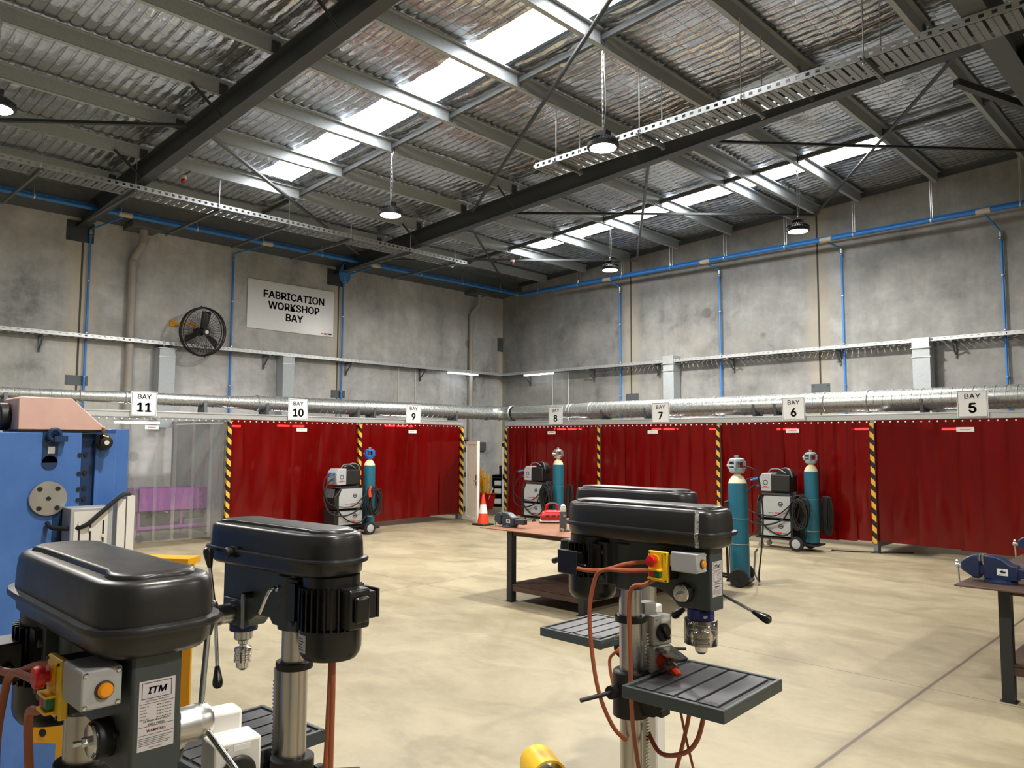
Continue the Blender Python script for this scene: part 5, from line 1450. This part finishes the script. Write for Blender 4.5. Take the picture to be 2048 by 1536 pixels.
    m = MB(); m.lathe([(.0, 1.232), (.018, 1.23), (.018, 1.213), (.013, 1.209), (.013, 1.203), (.03, 1.198), (.0315, 1.194), (.0315, 1.185), (.029, 1.183), (.029, 1.176), (.0315, 1.174), (.0315, 1.168), (.029, 1.166), (.029, 1.160), (.0315, 1.158), (.0315, 1.149), (.024, 1.147), (.022, 1.128), (.012, 1.118), (.004, 1.116), (0, 1.116)], (sx, 0, dz), (0, 0, 1), 32); ck = m.build('chuck', 'chrome', t)
    if guard:
        m = MB()
        pr = [(sx + .06 * math.cos(R(a)), .052 * math.sin(R(a))) for a in range(-205, 26, 10)]
        m.loft([[(x, y, Z(1.245)) for x, y in pr], [(x, y, Z(1.155)) for x, y in pr]], cap=False, closed=False)
        o = m.build('chuck_guard', 'clear_guard', t, recalc=False); s = o.modifiers.new('thick', 'SOLIDIFY'); s.thickness = .003
        m = MB(); m.tube([(sx - .04, -.042, Z(1.235)), (sx - .04, -.042, Z(1.165))], .0025, 6); m.tube([(sx - .046, -.04, Z(1.235)), (sx - .046, -.04, Z(1.165))], .002, 6); m.ball((sx - .04, -.043, Z(1.163)), .007, n=8); m.build('guard_fixing', 'zinc', o)
    # table on its bracket
    ct, st = math.cos(trot), math.sin(trot)
    tm = Matrix.Rotation(trot, 4, 'Z')
    m = MB(tm); m.lathe([(.0455, 0), (.072, 0), (.072, .17), (.066, .175), (.0455, .175)], (0, 0, zt - .18), (0, 0, 1), 36); m.bb(.05, .16, -.03, .03, zt - .15, zt - .04); m.prism([(.05, zt - .17), (.12, zt - .16), (.22, zt - .045), (.05, zt - .045)], -.02, .02, 'xz'); m.cyl((.13, -.055, zt - .085), (.13, .055, zt - .085), .05, n=28)
    br = m.build('table_bracket', 'black', t)
    m = MB(tm); m.cyl((-.03, -.07, zt - .08), (-.03, -.10, zt - .08), .026, n=18); m.cyl((-.03, -.09, zt - .08), (-.09, -.215, zt - .095), .0085, n=12); m.build('clamp_lever', 'black', br)
    x0, x1, y0, y1 = .095, .507, -.207, .277
    m = MB(tm); m.bb(x0, x1, y0, y1, zt - .046, zt - .008)
    for a, b, c, d in ((x0, x1, y0, y0 + .016), (x0, x1, y1 - .016, y1), (x0, x0 + .016, y0 + .016, y1 - .016), (x1 - .016, x1, y0 + .016, y1 - .016)): m.bb(a, b, c, d, zt - .012, zt)
    tb = m.build('table', 'slate', t, bevel=.003)
    m = MB(tm)
    w = (x1 - x0 - .07) / 4
    for k in range(4):
        a = x0 + .035 + k * w; m.bb(a + .006, a + w - .006, y0 + .032, y1 - .032, zt - .009, zt - .001)
    m.build('work_surface', 'table_iron', tb, bevel=.0015)
    m = MB(tm); m.bb(x0 + .016, x1 - .016, y0 + .016, y1 - .016, zt - .0085, zt - .007); m.build('coolant_channel', 'ink', tb)
    # maker's plate on the front of the head
    u = (0, 1, 0); v = (0, 0, 1); X = .3925
    m = MB(); m.bb(.392, X, -.0335, .0335, Z(1.338), Z(1.466), 0)
    q = X + .0004
    f = lambda y, z: (q, y, Z(z))
    m.text('ITM', .023, f(-.001, 1.4475), u, v, 1, .03, .18, sx=1.12)
    for k in range(6): m.bb(q, q + .0002, -.020 + k * .0068, -.0155 + k * .0068, Z(1.4375), Z(1.4388), 0)
    for a, b, c, d in ((-.026, .027, 1.4615, 1.4625), (-.029, .024, 1.4325, 1.4335), (-.0285, -.0275, 1.4325, 1.4625), (.0255, .0265, 1.4325, 1.4625)): m.bb(q, q + .0002, a, b, Z(c), Z(d), 1)
    m.text('INDUSTRIAL PRODUCTS', .0052, f(0, 1.4285), u, v, 1, .0)
    for z in (1.4235, 1.366, 1.3815): m.bb(q, q + .0002, -.0325, .0325, Z(z), Z(z + .0006), 2)
    for k, s in enumerate(('MODEL NO.', 'POWER', 'SPINDLE', 'MOTOR', 'SERIAL NO.')):
        m.text(s, .0044, (q, -.031, Z(1.4185 - k * .0058)), u, v, 2, .0, align='LEFT')
        for j in range(6): m.bb(q, q + .0002, 0 + j * .0048, .003 + j * .0048, Z(1.4180 - k * .0058), Z(1.4195 - k * .0058), 4)
    m.text('12 SPEED HEAVY DUTY', .0062, f(0, 1.3915), u, v, 2, .015)
    m.text('DRILL PRESS', .0068, f(0, 1.3848), u, v, 2, .015)
    m.text('WARNING', .0092, f(0, 1.3735), u, v, 3, .02, sx=1.1)
    for k in range(5): m.bb(q, q + .0002, -.031, .03 - .006 * (k % 3), Z(1.3605 - k * .0032), Z(1.3611 - k * .0032), 2)
    m.text('MADE IN TAIWAN', .004, f(0, 1.3425), u, v, 2, .0)
    m.build('maker_plate', ['zinc_plate', 'ink_blue', 'ink', 'ink_red', 'galv_dull'], t, recalc=False)
    # cables
    for k, (pts, r) in enumerate(cables or []):
        m = MB(); m.tube(smooth([(p[0], p[1], p[2]) for p in pts], 6), r, 10); m.build('power_cable', 'brown_cable', t)
    return t
mat('chrome_col', '#bdbbb8', .3, 1, .03, 3)
mat('brushed', '#cfcfcd', .3, 1, .02, 5)
mat('zinc_plate', '#d3ced2', .4, .1, .03)
tbx, tby = -.235, -.125     # terminal box gland
CA = [([(-.21, -.145, 1.40), (-.12, -.15, 1.392), (-.03, -.135, 1.40), (.06, -.12, 1.43), (.13, -.10, 1.445), (.185, -.09, 1.445)], .0085),
      ([(.185, -.10, 1.42), (.08, -.13, 1.41), (-.03, -.14, 1.40), (-.07, -.145, 1.35), (-.09, -.15, 1.2), (-.07, -.13, .95), (-.02, -.1, .8), (.02, -.06, .74)], .0085),
      ([(.2, -.11, 1.392), (.17, -.14, 1.37), (.10, -.14, 1.33), (.085, -.12, 1.1), (.085, -.11, .85), (.11, -.10, .65), (.16, -.1, .42), (.2, -.08, .2)], .0085)]
drill_press((15.447, -16.708, 0), 0, 'with the orange button and maker plate facing out, by the blue machine', dz=-.018, zt=.86, hl=.0, angs=(97, -27, 215), trot=R(-75), cables=CA)
CC = [CA[0], CA[1], CA[2],
      ([(.03, .05, .78), (.12, .02, .70), (.24, .0, .735), (.30, .0, .80), (.32, .02, .9)], .009),
      ([(.2, .02, .95), (.25, .0, .8), (.32, -.02, .6), (.36, -.03, .4), (.37, -.03, .1)], .005)]
drill_press((15.505, -14.715, 0), 0, 'with a clear chuck guard and a scuffed cover', zt=1.0, guard=True, scuffed=True, angs=(95, -22, 215), cables=CC, trot=R(2.5))
drill_press((14.974, -15.913, 0), R(184.5), 'turned away, its ribbed motor and bare chuck showing', dz=-.05, zt=.853, angs=(86, 250, 330),
            cables=[([(-.175, -.02, 1.26), (-.172, -.02, 1.15), (-.16, -.02, .9), (-.145, -.02, .6), (-.14, -.02, .2)], .0085), ([(-.208, .0, 1.26), (-.212, .0, 1.1), (-.208, .0, .8), (-.2, .0, .5), (-.2, .0, .2)], .0085)])
drill_press((15.03, -13.90, 0), PI, 'mostly hidden behind the one with the scuffed cover', zt=.91, angs=(-22, 98, 218))

# ------------------------------------------------------------------ isolators on posts between the presses
def isolator(loc, rz, nm):
    t = thing('isolator_stand', 'pale post with isolator and socket ' + nm, 'isolator', loc, rz, 'power isolator posts')
    m = MB(); m.bb(-.03, .03, -.03, .03, -loc[2], .98); m.bb(-.07, .07, -.07, .07, -loc[2], .01 - loc[2]); m.build('post', 'white_paint', t)
    m = MB(); m.bb(.03, .06, -.045, -.01, .2, .56); m.build('cable_cover', 'black', t, bevel=.004)
    m = MB(); m.bb(-.02, .04, -.035, .035, .95, 1.255); m.build('back_box', 'white_plastic', t, bevel=.008)
    for z0, z1, nmz in ((1.10, 1.215, 'isolator_box'), (.985, 1.098, 'socket_box'), (.935, .983, 'junction_box')):
        m = MB(); m.bb(.035, .062, -.05, .05, z0, z1); m.bb(.064, .112, -.05, .05, z0, z1); b = m.build(nmz, 'white_plastic', t, bevel=.006)
        if nmz == 'isolator_box':
            k = MB(); k.lathe([(.036, 0), (.036, .008), (.033, .012), (0, .012)], (.112, 0, z0 + .05), (1, 0, 0), 32); k.box((.128, 0, z0 + .05), (.016, .014, .062), 0, Matrix.Rotation(R(35), 3, 'X')); k.build('rotary_knob', 'black', b, bevel=.003)
            k = MB(); k.box((.1365, -.011, z0 + .067), (.001, .003, .016), 0, Matrix.Rotation(R(35), 3, 'X')); k.build('knob_pointer', 'ink_red', b)
            k = MB(); k.text('OFF', .012, (.1125, -.03, z0 + .1), (0, 1, 0), (0, 0, 1), 0, .01); k.build('print', 'ink', b, recalc=False)
            k = MB(); k.bb(.1122, .1128, -.01, .025, z0 + .094, z0 + .106); k.build('name_tape', 'sign_white', b)
        if nmz == 'socket_box':
            k = MB(); e = Vector((.9, -.1, -.42)).normalized(); o = Vector((.11, 0, 1.045)); k.cyl(o, o + e * .035, .036, n=8); k.build('socket', 'orange_red', b)
            k = MB(); k.cyl(o + e * .035, o + e * .075, .026, n=16); k.build('plug_barrel', 'clear_guard', b)
            k = MB(); k.cyl(o + e * .075, o + e * .11, .02, n=8); k.build('plug_end', 'orange_red', b)
            k = MB(); k.loft([[(.105, -.04, 1.085), (.105, .04, 1.085), (.12, .04, 1.095), (.12, -.04, 1.095)], [(.215, -.028, 1.055), (.215, .028, 1.055), (.225, .028, 1.07), (.225, -.028, 1.07)]]); k.build('socket_flap', 'clear_guard', b)
            k = MB(); k.tube(smooth([o + e * .11, o + e * .15, o + e * .19 + Vector((0, 0, -.05)), Vector((.22, -.02, .7)), Vector((.12, -.03, .4)), Vector((.06, -.02, .1))], 6), .008, 8); k.build('plug_lead', 'brown_cable', b)
    return t
isolator((15.485, -14.59, -.01), -R(14), 'behind the scuffed drill press')
isolator((15.69, -16.51, .06), -R(6), 'beside the drill press with the orange button')
isolator((15.275, -14.20, -.11), PI, 'half hidden behind a steel drill column')

# ------------------------------------------------------------------ blue ironworker machine
t = thing('steelworking_machine', 'big blue steelworking machine with a copper coloured hood', 'machine', (12.6, -16.7, 0))
# local: x 0..0.4 is depth (face at .40), y relative to -16.7
Y = lambda y: y + 16.7
m = MB(); m.bb(-.35, .40, Y(-17.6), Y(-16.02), .12, 1.943); m.bb(-.45, .5, Y(-17.7), Y(-15.75), 0, .12); m.build('frame_plate', 'machine_blue', t, bevel=.006)
m = MB(); m.bb(-.3, .345, Y(-16.03), Y(-15.93), .12, 1.938); m.bb(.395, .404, Y(-16.2), Y(-16.13), 1.79, 1.943); m.cyl((.395, Y(-16.165), 1.79), (.404, Y(-16.165), 1.79), .036, n=20); m.bb(.395, .403, Y(-16.14), Y(-16.02), .9, 1.56); m.build('navy_recess', 'machine_navy', t)
m = MB(); m.bb(-.3, .37, Y(-15.945), Y(-15.925), .12, 1.94); m.bb(-.3, .36, Y(-15.925), Y(-15.84), .12, 1.94); m.build('guide_plate', 'machine_blue', t, bevel=.003)
m = MB(); m.bb(-.3, .33, Y(-15.835), Y(-15.765), .12, 1.965); m.build('side_panel', 'machine_blue', t, bevel=.003)
m = MB()
for z in (1.83, 1.735, 1.655, 1.6, 1.54, 1.48): m.cyl((.345, Y(-15.985), z), (.352, Y(-15.985), z), .011, n=12); m.cyl((.40, Y(-16.028), z - .003), (.405, Y(-16.028), z - .003), .011, n=12)
m.build('cap_screws', 'black', t)
m = MB(); m.prism([(Y(-16.312), 1.955), (Y(-16.314), 2.108), (Y(-16.30), 2.118), (Y(-16.08), 2.118), (Y(-15.915), 1.965), (Y(-15.915), 1.955)], .12, .41, 'yz'); m.build('hood', 'copper_film', t, bevel=.004)
m = MB(); m.bb(.1, .4, Y(-16.31), Y(-15.93), 1.943, 1.956); m.build('hood_gasket', 'black', t)
m = MB(); m.cyl((.22, Y(-16.315), 2.02), (.22, Y(-16.36), 2.02), .07, n=24); m.build('hood_knob', 'black', t, bevel=.006)
m = MB(); m.cyl((.40, Y(-16.145), 1.9), (.44, Y(-16.145), 1.9), .012, n=12); m.tube([(.43, Y(-16.155) + .026 * math.cos(2 * PI * k / 20), 1.93 + .026 * math.sin(2 * PI * k / 20)) for k in range(21)], .011, 10, cap=False); m.bb(.405, .45, Y(-16.16), Y(-16.1), 1.895, 1.925); m.build('lifting_lug', 'machine_navy', t)
m = MB(); m.bb(.403, .4045, Y(-16.175), Y(-16.145), 1.835, 1.87); m.build('inspection_tag', 'sign_white', t)
m = MB(); m.lathe([(.0, .012), (.084, .012), (.086, .006), (.086, -.02)], (.405, Y(-16.166), 1.612), (1, 0, 0), 44); cp = m.build('cover_plate', 'brushed', t)
m = MB()
for a in (50, 130, 230, 310): m.cyl((.416, Y(-16.166) + .062 * math.cos(R(a)), 1.612 + .062 * math.sin(R(a))), (.42, Y(-16.166) + .062 * math.cos(R(a)), 1.612 + .062 * math.sin(R(a))), .012, n=14)
m.cyl((.416, Y(-16.166), 1.612), (.421, Y(-16.166), 1.612), .011, n=14); m.build('cover_bolts', 'black', cp)
m = MB(); m.lathe([(.0, 0), (.042, 0), (.044, .02), (.036, .03), (.026, .035), (.026, .06), (.03, .065), (.03, .08), (.012, .085), (0, .085)], (.37, Y(-15.91), 1.895), Vector((1, -.1, -.05)), 26); bl = m.build('limit_switch', 'black', t)
m = MB(); m.cyl((.455, Y(-15.919), 1.891), (.458, Y(-15.919), 1.891), .012, n=14); m.build('switch_tip', 'white_plastic', bl)
m = MB(); m.tube(smooth([(.40, Y(-15.93), 1.955), (.42, Y(-15.925), 1.97), (.43, Y(-15.93), 1.945), (.41, Y(-15.93), 1.93), (.42, Y(-15.9), 1.92)], 5), .006, 8); m.build('wire', 'brass', t)
m = MB(); m.bb(.41, .55, Y(-16.1), Y(-15.905), 1.1, 1.568); ct = m.build('control_box', 'welder_grey', t, bevel=.006)
m = MB(); m.bb(.55, .553, Y(-16.085), Y(-15.93), 1.12, 1.55, 0)
for y in (-16.06, -16.01, -15.95): m.bb(.553, .5545, Y(y) - .004, Y(y) + .004, 1.32, 1.50, 1); m.cyl((.553, Y(y), 1.49 - (y + 16.06) * .6), (.562, Y(y), 1.49 - (y + 16.06) * .6), .009, 0.009, 12, 0)
m.build('scale_panel', ['white_plastic', 'ink'], ct)
m = MB(); m.bb(.45, .52, Y(-15.875), Y(-15.835), .9, 1.6, 0); m.bb(.45, .52, Y(-15.828), Y(-15.79), .9, 1.615, 0); m.bb(.44, .5, Y(-15.84), Y(-15.82), .9, 1.6, 1); m.build('gauge_rail', ['white_paint', 'galv_dull'], t)
m = MB(); m.tube(smooth([(.41, Y(-16.165), 1.49), (.47, Y(-16.15), 1.47), (.56, Y(-16.05), 1.475), (.57, Y(-15.97), 1.54), (.55, Y(-15.88), 1.61), (.5, Y(-15.82), 1.625), (.49, Y(-15.80), 1.58)], 7), .011, 10); m.build('control_cable', 'rubber', t)

# yellow slotted machine frame standing behind the nearest press
t = thing('slotted_stand', 'yellow slotted steel stand between the blue machine and the drill presses', 'stand', (13.99, -16.10, 0), R(38))
m = MB()
m.bb(.20, .27, -.006, .006, 0, 1.42, 0); m.bb(.20, .206, -.05, .006, 0, 1.42, 0)
for k in range(44): m.bb(.212, .232, -.0068, .0068, .15 + k * .027, .164 + k * .027, 1)
m.build('upright', ['yellow_paint', 'ink'], t)
m = MB(); m.bb(-.30, -.21, -.006, .006, 0, .92, 0)
for k in range(6): m.bb(-.285 + k * .012, -.279 + k * .012, -.0068, .0068, .885, .905, 1)
m.bb(-.42, -.30, -.006, .006, .66, .74, 0); m.cyl((-.36, -.008, .70), (-.36, .008, .70), .016, n=12, m=1)
m.build('upright', ['yellow_paint', 'ink'], t)
m = MB(); m.bb(-.02, .27, -.05, .05, 1.40, 1.425); m.bb(-.3, .27, -.02, .02, .3, .34); m.bb(-.35, .3, -.2, .2, 0, .03); m.build('cross_plate', 'yellow_paint', t)
# yellow pedal guard on the floor
t = thing('pedal_guard', 'yellow foot pedal guard on the floor at the bottom of the view', 'foot pedal', (14.36, -13.97, 0), R(150))
m = MB()
prof = [(.1 * math.cos(R(a)), .07 + .085 * math.sin(R(a))) for a in range(0, 181, 15)]
prof = [(.1, 0)] + prof + [(-.1, 0)]
inn = [(x * .9, z * .92) for x, z in prof]
m.loft([[(-.12, y, z) for y, z in prof], [(.12, y, z) for y, z in prof], [(.12, y, z) for y, z in inn], [(-.12, y, z) for y, z in inn], [(-.12, y, z) for y, z in prof]], cap=False, closed=False); m.build('hood', 'yellow_plastic', t)
m = MB(); m.bb(-.14, .14, -.1, .1, 0, .02); m.bb(-.1, .1, -.06, .06, .02, .05); m.build('pedal', 'black', t, bevel=.006)
